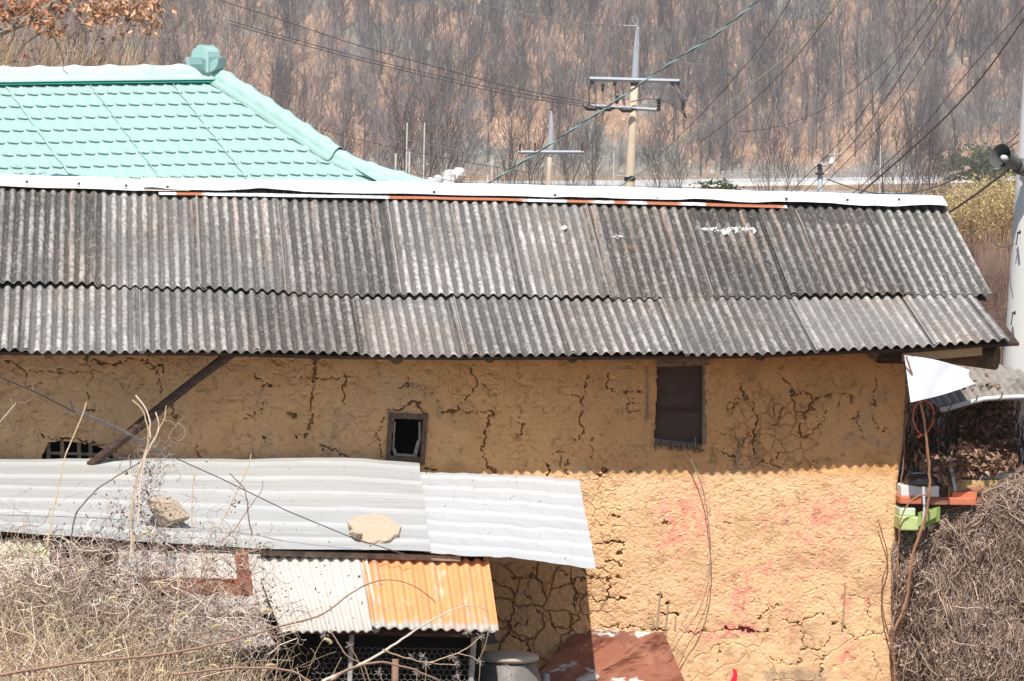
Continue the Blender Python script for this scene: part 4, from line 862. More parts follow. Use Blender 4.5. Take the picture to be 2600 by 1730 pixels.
wire([(1700, 215), (1760, 262), (1810, 300)], 131, 120, 1.6, WGREY, 'short pale wire slanting down right of the tall pole crossarm')
wire([(780, 300), (950, 338), (1130, 375), (1300, 410)], 150, 190, 1.8, WGREY, 'faint wire low over the valley behind the green hip')
wire([(800, 325), (950, 365), (1150, 407), (1350, 440)], 150, 190, 2.0, WBROWN, 'second faint wire low over the valley behind the green hip')
wire([(860, 400), (1000, 432), (1200, 470), (1400, 478)], 150, 190, 1.8, WBROWN, 'lowest faint wire over the valley behind the green hip')
# spliced wire across the shed
fw = base_empty('spliced_wire', 'dark wire with a twisted splice sagging across the mud wall to the shed roof', 'wire', hp(190, 1048, np.array(-1.2)))
def fwp(pts, y0, y1, n): 
    p = np.array(pts, float); L = np.concatenate([[0], np.cumsum(np.hypot(*np.diff(p, axis=0).T))]); s = np.linspace(0, L[-1], n)
    return hp(np.interp(s, L, p[:, 0]), np.interp(s, L, p[:, 1]), y0+(y1-y0)*s/L[-1])
mk('wire_run', G().tube(fwp([(-200, 860), (-30, 944), (100, 1000), (190, 1046)], -1.9, -1.6, 24)[None], .0055, 5), WDARK, fw)
Pw = fwp([(186, 1043), (250, 1068), (320, 1100), (430, 1158)], -1.6, -1.5, 160)
th = np.linspace(0, 20*math.pi, 160)
mk('splice', G().tube((Pw+np.stack([np.sin(th)*.005, 0*th, np.cos(th)*.007], 1))[None], .0040, 4).tube((Pw-np.stack([np.sin(th)*.005, 0*th, np.cos(th)*.007], 1))[None], .0035, 4), mat('grey_strand', (.13, .14, .15), rough=.5), fw)
mk('wire_run', G().tube(fwp([(420, 1152), (560, 1215), (730, 1298), (900, 1368), (965, 1388), (1040, 1412)], -1.5, -1.55, 50)[None], .0032, 5), WDARK, fw)
mk('wire_end', G().tube(fwp([(188, 1045), (182, 1030), (178, 1016)], -1.6, -1.6, 5)[None], .0045, 4), WDARK, fw)
mk('wire_end', G().tube(fwp([(320, 1110), (333, 1140), (331, 1190)], -1.55, -1.5, 8)[None], .0022, 4), WDARK, fw)
# utility poles --------------------------------------------------------
CONC = mat('pole_concrete', (.52, .44, .33), [((.42, .36, .28), 6, .45, .65, .6)], .9); STEEL = mat('pole_steel', (.34, .37, .40), [((.25, .27, .3), 20, .5, .65, .5)], .5, spec=.4)
CERA = mat('brown_insulator', (.10, .035, .025), rough=.35); BLK = mat('black_fitting', (.02, .02, .022), rough=.5)
def gz0(x, y): return float(ground(np.array(x), np.array(y)))
def pole(name, lbl, Y, top, base, r0px, r1px, steel_top=None):
    a = wp(*top, Y); b = wp(*base, Y); d = (b-a)/np.linalg.norm(b-a); zz = gz0(b[0], b[1]); e = a+d*((a[2]-zz)/-d[2])
    o = base_empty(name, lbl, 'utility pole', (e[0], e[1], zz)); k = Y/FPX*.5
    mk('shaft', G().tube([a, (a+b)/2, b, e], np.array([[r0px, (r0px+r1px)/2, r1px, r1px*1.3]])*k, 16, cap=True), CONC, o, smooth=True)
    return o, k, d
Y1 = 131
p1, k1, d1 = pole('utility_pole', 'taller tan concrete power pole with two crossarms and black switches', Y1, (1612, 200), (1598, 480), 19, 26)
mk('steel_extension', G().tube([wp(1612, 204, Y1), wp(1616, 120, Y1), wp(1619, 68, Y1)], np.array([[19, 15, 8.]])*k1, 10, cap=True), STEEL, p1)
mk('tip_bracket', G().tube(wp(np.array([1582, 1600, 1618]), np.array([65, 66, 66]), Y1)[None], 3.2*k1, 5, cap=True), STEEL, p1)
mk('tip_hook', G().tube(wp(np.array([1617, 1607, 1604, 1612, 1620, 1618]), np.array([64, 56, 46, 40, 48, 62]), Y1)[None], 2*k1, 5), STEEL, p1)
def arm(x0, y0, x1, y1, h, p, k, Y, dy=0.):
    a = wp(x0, y0, Y); b = wp(x1, y1, Y+dy); return mk('crossarm', G().tube([a-[0, .1, 0], b-[0, .1, 0]], h*k*1.2, 4, cap=True), STEEL, p)
arm(1497, 201, 1724, 207, 10, p1, k1, Y1); arm(1500, 269, 1676, 280, 8, p1, k1, Y1)
mk('band', G().tube([wp(1612, 203, Y1), wp(1611, 218, Y1)], 22*k1, 12), BLK, p1)
def ins(x, y, h, r, p, k, Y, m=BLK, name='insulator'):
    n = 9; prof = []
    for i in range(n): prof += [(r*k*(1.0 if i % 2 else .55), h*2*k*i/(n-1))]
    prof = [(0, 0)]+prof+[(0, prof[-1][1])]; mk(name, G().lathe(prof, wp(x, y, Y)-np.array([0, .12, 0]), n=10), m, p)
for x, y, h, r in ((1566, 264, 22, 12), (1672, 281, 32, 13), (1733, 280, 26, 11), (1530, 232, 20, 9)): ins(x, y, h, r, p1, k1, Y1)
for pts in ([(1500, 212), (1491, 228), (1497, 245), (1502, 262), (1490, 272)], [(1508, 212), (1513, 235), (1511, 262)], [(1561, 215), (1563, 240), (1566, 256)], [(1708, 214), (1720, 232), (1732, 258), (1735, 280), (1741, 296)], [(1721, 214), (1733, 240), (1733, 262)], [(1600, 260), (1640, 246), (1690, 252), (1722, 268), (1741, 296)]):
    wire(pts, Y1-.2, Y1-.2, 3.2, WDARK, None, 16, 'jumper', par=p1)
for x, y, l in ((1502, 274, 22), (1540, 275, 24), (1592, 278, 24)):
    mk('switch', G().tube([wp(x-l*.9, y-3, Y1-.3), wp(x-l*.5, y+1, Y1-.3), wp(x+l*.4, y+2, Y1-.3), wp(x+l*.9, y-1, Y1-.3)], np.array([[4, 14, 13, 4.]])*k1, 7, cap=True), BLK, p1)
for x, y in ((1503, 210), (1561, 214), (1707, 214), (1722, 213)): mk('clamp', G().box(wp(x, y, Y1-.15), (16*k1*2*.6, .12, 12*k1*1.6)), BLK, p1)
mk('hook_switch', G().tube([wp(1737, 288, Y1-.2), wp(1742, 300, Y1-.2)], 5*k1, 6, cap=True), BLK, p1)
mk('lower_arm', G().tube([wp(1553, 445, Y1-.2), wp(1597, 449, Y1-.2)], 3*k1, 5, cap=True), STEEL, p1)
mk('lower_band', G().tube([wp(1599, 447, Y1), wp(1599, 459, Y1)], 29*k1, 12), BLK, p1)
Y2 = 152
p2, k2, d2 = pole('utility_pole', 'shorter pale power pole with one crossarm and brown insulators', Y2, (1397, 372), (1392, 486), 12, 16)
mk('steel_extension', G().tube([wp(1397, 378, Y2), wp(1400, 320, Y2), wp(1399, 282, Y2)], np.array([[17, 13, 5.]])*k2, 10, cap=True), STEEL, p2)
mk('tip_pin', G().tube([wp(1399, 286, Y2), wp(1399, 277, Y2)], 4*k2, 6, cap=True), CERA, p2)
arm(1316, 387, 1482, 387, 8, p2, k2, Y2)
mk('band', G().tube([wp(1397, 379, Y2), wp(1397, 395, Y2)], 18*k2, 12), STEEL, p2)
ins(1320, 384, 20, 6, p2, k2, Y2); ins(1358, 383, 20, 7, p2, k2, Y2, CERA); ins(1478, 383, 20, 7, p2, k2, Y2, CERA)
# small grey pole with a cap, and distant posts
Y3 = 100
o3 = base_empty('steel_post', 'grey steel pole top with bands rising just above the ridge at right', 'post', (*wp(2082, 500, Y3)[:2], gz0(*wp(2082, 500, Y3)[:2])))
mk('shaft', G().tube([wp(2082, 412, Y3), wp(2083, 500, Y3), np.array([*wp(2083, 500, Y3)[:2], gz0(*wp(2083, 500, Y3)[:2])])], np.array([[13, 15, 17.]])*Y3/FPX*.5, 12, cap=True), STEEL, o3, smooth=True)
mk('band', G().tube([wp(2068, 421, Y3-.1), wp(2098, 419, Y3-.1)], .03, 6, cap=True), STEEL, o3); mk('band', G().tube([wp(2070, 441, Y3-.1), wp(2092, 441, Y3-.1)], .03, 6, cap=True), BLK, o3)
mk('box', G().box(wp(2081, 424, Y3-.12), (.09, .08, .13)), BLK, o3)
def wpost(x, y0, y1, Y, r, lbl, m, name='post', cat='post'):
    a = wp(x, y0, Y); b = wp(x-(y1-y0)*.02, y1, Y); zz = gz0(b[0], b[1]); e = b.copy(); e[2] = min(zz, b[2]-.1)
    return mk(name, G().tube([a, b, e], r*Y/FPX*.5, 8, cap=True), m, label=lbl, cat=cat)
PW = mat('white_birch_bark', (.55, .53, .5), [((.25, .23, .22), 1.2, .5, .62, .6, (1, 1, 4))], .9)
for x, y0, y1, r, l in ((1005, 390, 480, 5, 'white post behind the green hip, leftmost of the pale posts'), (1034, 312, 480, 3.5, 'tall thin pale post, second from the left beyond the green hip'), (1040, 385, 480, 4.5, 'short mottled post touching the tall thin pale post'), (1078, 312, 440, 3.5, 'tall thin pale post standing alone right of the mottled one'), (1250, 397, 482, 3.5, 'thin white post just left of the shorter power pole'), (1238, 445, 482, 6, 'stubby grey post at the foot of the turquoise cable'), (1146, 440, 482, 5, 'grey post beside the white bundle in the valley'), (1559, 385, 480, 2.5, 'very thin pale post left of the taller power pole'), (2236, 370, 480, 2.5, 'thin pale post among bare trees in front of the far fence')):
    wpost(x, y0, y1, 260, r, l, PW)
lp = base_empty('street_lamp', 'white shaded lamp hanging from a thin pole by the far road', 'lamp', (*wp(2117, 480, 420)[:2], gz0(*wp(2117, 480, 420)[:2])))
b_ = wp(2117, 480, 420)
mk('pole', G().tube([wp(2119, 372, 420), b_, np.array([b_[0], b_[1], gz0(b_[0], b_[1])-.2])], .055, 6, cap=True), PW, lp)
mk('arm', G().tube([wp(2102, 393, 420), wp(2138, 392, 420)], .05, 5, cap=True), STEEL, lp)
mk('lamp_shade', G().lathe([(.02, .55), (.16, .45), (.30, .05), (.32, 0), (.0, -.02)], wp(2112, 415, 419.5), n=14), mat('lamp_white', (.62, .62, .62), rough=.5), lp)

# right hand pole with loudspeaker -----------------------------------------
PC = mat('weathered_pole_concrete', (.60, .59, .56), [((.50, .51, .48), 3, .4, .6, .6, (1, 1, .3)), ((.58, .56, .52), 40, .6, .7, .4)], .9, [(80, .3, .003)])
a = hp(2655, 60, np.array(4.)); b = hp(2601, 1000, np.array(4.)); d = (b-a)/np.linalg.norm(b-a); e = a+d*(a[2]/-d[2])
pr = base_empty('concrete_pole', 'stout pale concrete pole at the right edge carrying a loudspeaker', 'utility pole', (e[0], e[1], 0.))
top = a-d*2.2
mk('shaft', G().tube([top, a, b, e], [[.125, .135, .165, .175]], 40, cap=True), PC, pr, smooth=True)
for px, py in ((2584, 591), (2571, 795)):
    P0 = hp(px, py, np.array(3.84)); mk('step_bolt', G().tube([P0, P0+np.array([.005, -.10, .0]), P0+np.array([.004, -.11, .015])], .0075, 6, cap=True).tube([P0+[0, -.02, 0], P0+np.array([-.01, -.01, -.09])], .004, 4), SCREW, pr)
mk('strap', G().tube([hp(2580, 424, np.array(3.83)), hp(2620, 428, np.array(3.82))], .004, 5), SCREW, pr)
mc = hp(2540, 397, np.array(3.55)); ax_ = np.array([-.62, -.72, .28]); ax_ /= np.linalg.norm(ax_)
HORN = mat('grey_loudspeaker_horn', (.085, .09, .085), [((.13, .135, .125), 9, .5, .7, .5)], .5, spec=.4)
ls = base_empty('loudspeaker', 'grey horn loudspeaker on the concrete pole facing down left', 'loudspeaker', mc)
R0 = .088
mk('horn', G().lathe([(R0, 0), (R0*1.02, .006), (R0*.98, .0), (R0*.80, -.05), (R0*.58, -.11), (R0*.46, -.17), (R0*.45, -.24), (R0*.46, -.245), (R0*.56, -.17), (R0*.66, -.11), (R0*.86, -.05), (R0, 0)], mc, ax_, 36), HORN, ls, smooth=True)
mk('centre_dome', G().lathe([(0, .0), (.016, -.004), (.022, -.02), (.034, -.09), (.0, -.1)], mc-ax_*.02, ax_, 20), mat('horn_dome', (.55, .55, .52), rough=.5), ls, smooth=True)
mk('driver', G().lathe([(0, -.22), (.055, -.225), (.06, -.25), (.055, -.33), (0, -.335)], mc, ax_, 20), HORN, ls, smooth=True)
mk('bracket', G().tube([mc-ax_*.24, mc-ax_*.30+np.array([.04, .05, -.03]), hp(2592, 430, np.array(3.9))], .012, 8, cap=True), HORN, ls)
for o in (ls,): pass

# far road, barrier, fence, field -----------------------------------------
def strip(pts0, pts1, Y, thick, name, m, dy=.3, **kw):
    n = 60; p0 = np.array(pts0, float); p1 = np.array(pts1, float); q = np.linspace(p0[0, 0], p0[-1, 0], n)
    A = wp(q, np.interp(q, p0[:, 0], p0[:, 1]), Y); B = wp(q, np.interp(q, p1[:, 0], p1[:, 1]), Y)
    g = G().grid(np.stack([A, B], 1)); return mk(name, g, m, mods=(('solid', thick),), **kw)
BARR = mat('barrier_concrete', (.56, .55, .54), [((.30, .29, .28), .5, .45, .62, .6, (1, 1, .4))], .9)
n = 80; q = np.linspace(-600, 2900, n); Yr = 700.
gt = wp(q, 480-.012*(q-1300)*0+q*0, Yr)
zroad = gz0(0, 700)
mk('road', G().grid(np.stack([np.stack([np.linspace(-90, 110, n), np.full(n, y), np.full(n, zroad+.25)], -1) for y in (694., 706.)], 1)), mat('pale_asphalt', (.30, .29, .28), [((.22, .21, .2), .3, .5, .6, .5)], .9), kind='structure', mods=(('solid', .5),))
strip([(1050, 461), (1600, 458), (2000, 452), (2600, 447)], [(1050, 476), (1600, 475), (2000, 470), (2600, 461)], 706.5, .4, 'road_barrier', BARR, label='long pale concrete barrier wall beside the far road', cat='barrier')
strip([(1730, 469), (2000, 462), (2500, 455)], [(1730, 475), (2000, 471), (2500, 463)], 692, .4, 'kerb_wall', mat('white_kerb', (.78, .77, .74), [((.42, .4, .38), .5, .5, .6, .5)], .9), label='bright low kerb wall on the near side of the far road', cat='wall')
fe = base_empty('mesh_fence', 'long pale mesh fence standing on the road barrier under the hill', 'fence', wp(2100, 470, 708))
for x in np.arange(1832, 2420, 23.3):
    yb = np.interp(x, [1600, 2000, 2600], [459, 453, 448]); mk('fence_post', G().tube([wp(x, yb-21, 708), wp(x, yb+3, 708)], .07, 5, cap=True), STEEL, fe)
for k in range(3): mk('fence_rail', G().tube([wp(1830, 455-18+k*7, 708), wp(2410, 449-18+k*7, 708)], .035, 4), STEEL, fe)
# rocks on the far hill
HR = mat('far_rock', (.26, .26, .24), [((.16, .16, .15), .6, .45, .6, .7)], .95)
for px, py, w, l in ((1849, 190, 12, 'dark lone boulder on the wooded hill right of the taller pole'), (2114, 128, 11, 'dark boulder high on the wooded hill at right'), (2315, 228, 9, 'pale boulder halfway up the hill near the thick cable'), (2250, 238, 9, 'grey boulder left of the pale one on the hill'), (2285, 75, 8, 'small pale boulder near the top edge at right')):
    r = ray(np.array(px*1.), np.array(py*1.)); t = np.linspace(700, 900, 800); Pq = CO+r*t[:, None]; hh = ground(Pq[:, 0], Pq[:, 1])-Pq[:, 2]; i = int(np.argmax(hh > 0)); c = Pq[i]
    sc_ = w*c[1]/FPX; g = G(); th = np.linspace(0, 2*math.pi, 15); ph = np.linspace(-1.57, 1.57, 9); Tm, Pm = np.meshgrid(th, ph, indexing='ij')
    D = np.stack([np.cos(Tm)*np.cos(Pm), np.sin(Tm)*np.cos(Pm), np.sin(Pm)], -1); rr_ = sc_*(.8+.5*fbm(D[..., 0]*2+px, D[..., 1]*2+D[..., 2]*2, 4))
    mk('boulder', g.grid(c+D*rr_[..., None]*np.array([1.2, 1, .9])), HR, label=l, cat='boulder')
# ------------------------------------------------------------------ vegetation
BARK = mat('grey_bark', (.185, .155, .145), [((.26, .225, .21), 3, .45, .65, .6)], .95, spec=.05)
BARKD = mat('dark_bark', (.085, .068, .064), [((.15, .125, .118), 3, .45, .65, .6)], .95, spec=.05)
BARKL = mat('pale_bark', (.30, .26, .23), [((.16, .13, .11), 3, .45, .65, .6)], .95, spec=.05)
def grow(rs, base, h, r, up=(0, 0, 1), nl=13, nt=6, ns=3, spread=.55, wob=.05, droop=0., t0=.3, tw=.011):
    "trunk path and limb / twig / shoot polylines"
    K = 7; s = np.linspace(0, 1, K); up = np.array(up, float)
    tr = base+s[:, None]*up*h + np.cumsum(rs.randn(K, 3)*wob*h*.12, 0)*np.array([1, 1, .2])*s[:, None]
    out = [(tr[None], (r*(1-.86*s))[None])]
    def children(P, R, m, ln, lo, hi, sp, rmul, K, rmin):
        N, k0 = P.shape[:2]; t = lo+(hi-lo)*((np.arange(m)[None]+rs.rand(N, m))/m); f = t*(k0-1); i = np.minimum(f.astype(int), k0-2); fr = (f-i)[..., None]
        n = np.arange(N)[:, None]; b = P[n, i]*(1-fr)+P[n, i+1]*fr; d = P[n, i+1]-P[n, i]; d /= np.linalg.norm(d, axis=-1, keepdims=True)+1e-9
        q = rs.randn(N, m, 3); q -= (q*d).sum(-1, keepdims=True)*d; q /= np.linalg.norm(q, axis=-1, keepdims=True)
        dd = d*math.cos(sp)+q*math.sin(sp)+np.array([0, 0, .28]); dd /= np.linalg.norm(dd, axis=-1, keepdims=True)
        L = ln*(1-.55*t)*(.6+.8*rs.rand(N, m)); s = np.linspace(0, 1, K)
        C = b[:, :, None]+dd[:, :, None]*L[:, :, None, None]*s[:, None]+rs.randn(N, m, K, 3)*L[..., None, None]*.045*s[:, None]+np.array([0, 0, 1.])*(L[..., None]*(.16-droop)*s**2)[..., None]
        rb = np.maximum(rmin, (R[n, i]*(1-fr[..., 0])+R[n, i+1]*fr[..., 0])*rmul)
        Rr = rb[..., None]*(1-.75*s); return C.reshape(N*m, K, 3), Rr.reshape(N*m, K)
    a = children(tr[None], out[0][1], nl, h*.42, t0, .97, spread, .55, 5, tw*1.6)
    out.append(a); b = children(a[0], a[1], nt, h*.17, .25, .98, .6, .6, 4, tw*1.1); out.append(b)
    if ns: c = children(b[0], b[1], ns, h*.085, .2, .98, .6, .7, 3, tw*.8); out.append(c)
    return out
def tree_geo(paths, g=None, n0=6, offset=0):
    g = g or G()
    for k, (P, R) in enumerate(paths): g.tube(P, R, n0 if k == 0 else 3)
    return g
# individual far trees: eight shapes, copied over the hillside
rs = np.random.RandomState(11)
def hill_hits(n, seed, x0=-60, x1=2660, y0=-140, y1=452):
    rs = np.random.RandomState(seed); px = rs.uniform(x0, x1, n); py = y0+(y1-y0)*rs.rand(n)**.9
    r = ray(px, py); t = np.linspace(712, 900, 480); P = CO+r[:, None]*t[None, :, None]; hh = ground(P[..., 0], P[..., 1])-P[..., 2]
    i = np.argmax(hh > 0, 1); ok = hh.max(1) > 0; return P[np.arange(n), i][ok], px[ok], py[ok]
protos = []
lib = []
for k in range(8):
    lib.append(tree_geo(grow(np.random.RandomState(50+k), np.zeros(3), 8.6, .14, nl=13+k % 4, nt=6, ns=2, spread=.78, tw=.016, t0=.24, wob=.18), n0=5))
meshes = []
pts, ppx, ppy = hill_hits(620, 3)
order = np.argsort(pts[:, 1]); pts = pts[order]
sel = pts[::2][:285]; rest_a = np.array([p for i, p in enumerate(pts) if not (i % 2 == 0 and i//2 < 285)])
for i, p in enumerate(sel):
    sc_ = .75+.6*rs.rand(); rz = rs.rand()*6.28
    if i < 8:
        o = mk('bare_tree', lib[i], BARKD, loc=(0, 0, 0), label='slender leafless tree on the brown wooded hillside across the valley', cat='tree', group='bare trees on the far hillside'); meshes.append(o)
    else:
        o = meshes[i % 8].copy(); sc.collection.objects.link(o)
    o.location = (p[0], p[1], p[2]-.2); o.rotation_euler = (rs.randn()*.05, rs.randn()*.05, rz); o.scale = (sc_, sc_, sc_*(.9+.3*rs.rand()))
# the rest of the wood as one mass
g = G(); more, _, _ = hill_hits(2300, 4, -60, 2660, -230, 440); allp = np.concatenate([rest_a, more])
den = fbm(allp[:, 0]/14, allp[:, 1]/14, 61); zrel = allp[:, 2]+13
keep = (den+.35*sm(zrel, 2, 20) > .48); allp = allp[keep]
lite = [tree_geo(grow(np.random.RandomState(90+k), np.zeros(3), 7.0, .095, nl=13, nt=6, ns=0, spread=.80, tw=.018, t0=.22, wob=.20), n0=3) for k in range(8)]
lv = [np.concatenate(q.V) for q in lite]; lq = [np.concatenate(q.Q) for q in lite]
for i, p in enumerate(allp):
    k = i % 8; a = rs.rand()*6.28; s_ = .6+.75*rs.rand(); c, s = math.cos(a)*s_, math.sin(a)*s_
    V = lv[k]; g.add(np.stack([V[:, 0]*c-V[:, 1]*s+p[0]+V[:, 2]*.06*math.sin(i), V[:, 0]*s+V[:, 1]*c+p[1], V[:, 2]*s_*1.05+p[2]-.2], 1), lq[k])
mk('hillside_wood', g, BARK, kind='stuff', label='mass of bare grey trees covering the far hillside', cat='woodland')
# leaf litter tufts and shrubs on the hill
g = G(); q, _, _ = hill_hits(2600, 8, -60, 2660, -60, 462)
for i in range(6):
    pass
P0 = np.repeat(q, 9, 0)+rs.randn(len(q)*9, 3)*np.array([.5, .5, .05]); K = 3; s = np.linspace(0, 1, K)
D = rs.randn(len(P0), 3)*np.array([.5, .5, .2])+[0, 0, 1.0]; Lh = .5+1.3*rs.rand(len(P0))
g.tube(P0[:, None]+D[:, None]*(Lh[:, None]*s)[..., None]*.8, .020*(1-.6*s)[None]*np.ones((len(P0), 1)), 3)
mk('hillside_scrub', g, BARKL, kind='stuff', label='low bare scrub over the fallen leaves on the far hillside', cat='scrub')
# mid distance bare trees standing in the valley
VT = [(1005, 505, 262, 'many stemmed bare tree rising beyond the green hip', .10, 300), (1090, 500, 290, 'forked bare tree between the pale posts', .09, 320), (1030, 505, 330, 'thin bare tree beside the mottled post', .06, 330),
      (1175, 505, 380, 'small bare tree left of the white thin post', .06, 380), (1290, 500, 340, 'dark bare tree left of the shorter power pole', .09, 300), (1340, 500, 400, 'low bushy bare tree below the shorter power pole arm', .06, 300), (1440, 500, 380, 'slim bare tree right of the shorter power pole', .06, 340),
      (1500, 500, 330, 'tall slim bare tree midway between the two power poles', .06, 360), (1680, 500, 360, 'bare tree just right of the taller pole foot', .07, 360), (1720, 500, 400, 'small bare tree near the evergreen bush', .05, 360),
      (1945, 500, 360, 'bare tree at the left end of the far fence', .06, 380), (2000, 500, 400, 'small bare tree in front of the far fence left of the steel post', .05, 380), (2235, 500, 378, 'dark pair of bare stems right of the hanger cable', .08, 330), (2295, 500, 392, 'bare tree with upright stems in front of the far fence', .08, 330),
      (2330, 505, 400, 'slim dark bare tree right of the upright stemmed one', .07, 330), (2360, 500, 385, 'bare tree nearest the yellow shrubs', .06, 330), (2400, 500, 400, 'thin bare tree behind the yellow shrubs', .05, 360), (860, 470, 330, 'bare tree beyond the lower hip cap', .06, 330), (760, 400, 250, 'bare tree beyond the middle of the hip', .06, 330), (1130, 500, 400, 'little bare tree in front of the white bundle', .05, 320)]
for i, (px, py, ytop, lbl, r, Y) in enumerate(VT):
    b = wp(px, py, Y); top = wp(px, ytop, Y); zz = gz0(b[0], b[1]); h = top[2]-zz
    rs_ = np.random.RandomState(300+i); paths = []
    e = base_empty('bare_tree', lbl, 'tree', (b[0], b[1], zz), group='bare trees in the valley')
    pp = grow(rs_, np.array([b[0], b[1], zz]), h, r*1.2, nl=16, nt=7, ns=3, spread=.5, tw=.016, t0=.35)
    mk('trunk', G().tube(pp[0][0], pp[0][1], 6), BARKD, e); mk('crown', tree_geo(pp[1:], n0=3), BARKD, e)
# white bundle and evergreen
g = G(); c = wp(1105, 458, 300)
for k in range(14): 
    rsx = np.random.RandomState(k); p = c+np.array([rsx.uniform(-1.6, 1.6), rsx.uniform(-.4, .4), rsx.uniform(-.9, .5)]); th = np.linspace(0, 6.283, 9); ph = np.linspace(-1.57, 1.57, 6); Tm, Pm = np.meshgrid(th, ph, indexing='ij')
    D = np.stack([np.cos(Tm)*np.cos(Pm), np.sin(Tm)*np.cos(Pm), np.sin(Pm)], -1); g.grid(p+D*rsx.uniform(.25, .5)*(1+.5*(fbm(D[..., 0]*3+k, D[..., 2]*3+D[..., 1], k)[..., None]-.5)))
mk('white_sheeting', g, mat('white_sheeting', (.60, .60, .61), [((.3, .3, .3), 2, .5, .6, .6)], .7), label='crumpled white plastic sheeting heaped in the valley left of the poles', cat='plastic sheet')
LEAFG = mat('dark_evergreen_leaf', (.07, .085, .04), [((.12, .13, .07), 4, .45, .6, .6)], .8); 
def bush(name, lbl, cat, px, py, Y, wpx, hpx, n, m, sz, seed, stems=14, sm_=BARK):
    rs = np.random.RandomState(seed); c = wp(px, py, Y); k = Y/FPX; zz = min(gz0(c[0], c[1]), c[2]-hpx*k*.6)
    e = base_empty(name, lbl, cat, (c[0], c[1], zz)); P = c+rs.randn(n, 3)*np.array([wpx*k*.42, wpx*k*.3, hpx*k*.42]); P[:, 2] = np.maximum(P[:, 2], zz)
    lump = fbm(P[:, 0]/(wpx*k)*4, P[:, 2]/(hpx*k)*4, seed) > .43; P = P[lump]
    mk('foliage', G().leaves(P, sz*(.6+.8*rs.rand(len(P))), rs, asp=.45), m, e)
    s = np.linspace(0, 1, 5); tp = c+rs.randn(stems, 3)*np.array([wpx*k*.4, wpx*k*.3, hpx*k*.3]); bs = np.array([c[0], c[1], zz])+rs.randn(stems, 3)*np.array([.3, .3, 0])
    mk('stems', G().tube(bs[:, None]+(tp-bs)[:, None]*s[None, :, None]+rs.randn(stems, 5, 3)*.02, .02*(1-.7*s)[None]*np.ones((stems, 1)), 3), sm_, e)
bush('evergreen_bush', 'dark green bush peeping over the white ridge right of centre', 'bush', 1818, 492, 75, 55, 28, 5000, LEAFG, .028, 5)
bush('evergreen_tree', 'dull green pine beyond the road behind the yellow shrubs', 'tree', 2490, 425, 420, 130, 55, 9000, LEAFG, .14, 6)
# yellow willow like shrubs with upright whips at right
YEL2 = mat('yellow_catkins', (.44, .38, .15), [((.34, .26, .13), 3, .45, .6, .7)], .8); WHIP = mat('ochre_whip', (.33, .22, .12), [((.20, .13, .09), 3, .45, .6, .8)], .9)
def whips(name, lbl, px, pyb, pyt, Y, wpx, n, seed, leaf, mw, rad=.004):
    rs = np.random.RandomState(seed); k = Y/FPX; b = wp(px, pyb, Y); t = wp(px, pyt, Y); h = t[2]-b[2]; zz = b[2]
    e = base_empty(name, lbl, 'shrub', (b[0], b[1], min(zz, gz0(b[0], b[1]))), group='shrubs beside the concrete pole')
    K = 7; s = np.linspace(0, 1, K); bx = rs.uniform(-.5, .5, n)*wpx*k; B = b+np.stack([bx, rs.uniform(-1.5, 1.5, n)*.6, 0*bx], 1)
    H = h*(.45+.6*rs.rand(n)); lean = rs.randn(n, 2)*.16; P = B[:, None]+np.stack([lean[:, :1]*H[:, None]*s+.03*rs.randn(n, K)*s, lean[:, 1:]*H[:, None]*s, H[:, None]*s], -1); P[:, 0, 2] = min(zz, gz0(b[0], b[1]))
    mk('stems', G().tube(P, rad*(1-.7*s)[None]*(.6+rs.rand(n))[:, None], 3), mw, e)
    sh = P[:, 2:5].reshape(-1, 3); m = len(sh); ss = np.linspace(0, 1, 3); D = rs.randn(m, 3)*np.array([.12, .12, .05])+[0, 0, .2]; mk('twigs', G().tube(sh[:, None]+D[:, None]*ss[None, :, None]*(h*.5), rad*.6*(1-.6*ss)[None]*np.ones((m, 1)), 3), mw, e)
    if leaf:
        i = rs.randint(0, n, leaf); f = np.clip(rs.beta(4, 1.6, leaf)*(K-1), 0, K-1.01); j = f.astype(int); fr = (f-j)[:, None]; Q = P[i, j]*(1-fr)+P[i, j+1]*fr+rs.randn(leaf, 3)*.05
        mk('catkins', G().leaves(Q, .016+.012*rs.rand(leaf), rs, asp=.5), YEL2, e)
whips('yellow_shrub', 'yellow flowering shrub nearest the ridge end', 2415, 620, 478, 58, 110, 260, 1, 1300, WHIP)
whips('yellow_shrub', 'broad yellow flowering shrub in the middle behind the brown cable', 2478, 640, 462, 60, 130, 380, 2, 1700, WHIP)
whips('yellow_shrub', 'tall yellow flowering shrub touching the concrete pole', 2545, 640, 445, 57, 110, 380, 3, 2200, WHIP)
BRW = mat('brown_whip', (.24, .16, .125), [((.15, .10, .08), 3, .45, .6, .8)], .9)
for k, (px, l) in enumerate(((2420, 'brown leafless shrub behind the broken roof verge'), (2478, 'brown leafless shrub below the humped wire'), (2535, 'brown leafless shrub against the concrete pole'))):
    whips('bare_shrub', l, px, 900, 600, 50, 90, 620, 20+k, 0, BRW, .0035)
wl = base_empty('low_building', 'low distant wall with a pale yellow coping behind the yellow shrubs', 'building', wp(2490, 625, 62))
g = G(); a = wp(2400, 600, 62); b = wp(2640, 588, 62); R = np.eye(3)
mk('coping', G().tube([a, b], .028, 4), mat('yellow_coping', (.60, .50, .28), rough=.8), wl)
mk('wall', G().add([a-[0, 0, .04], b-[0, 0, .04], b-[0, 0, .16], a-[0, 0, .16]], [[0, 3, 2, 1]]), mat('grey_block', (.22, .22, .21), rough=.9), wl, mods=(('solid', .2, 0),))
g = G(); rs9 = np.random.RandomState(2)
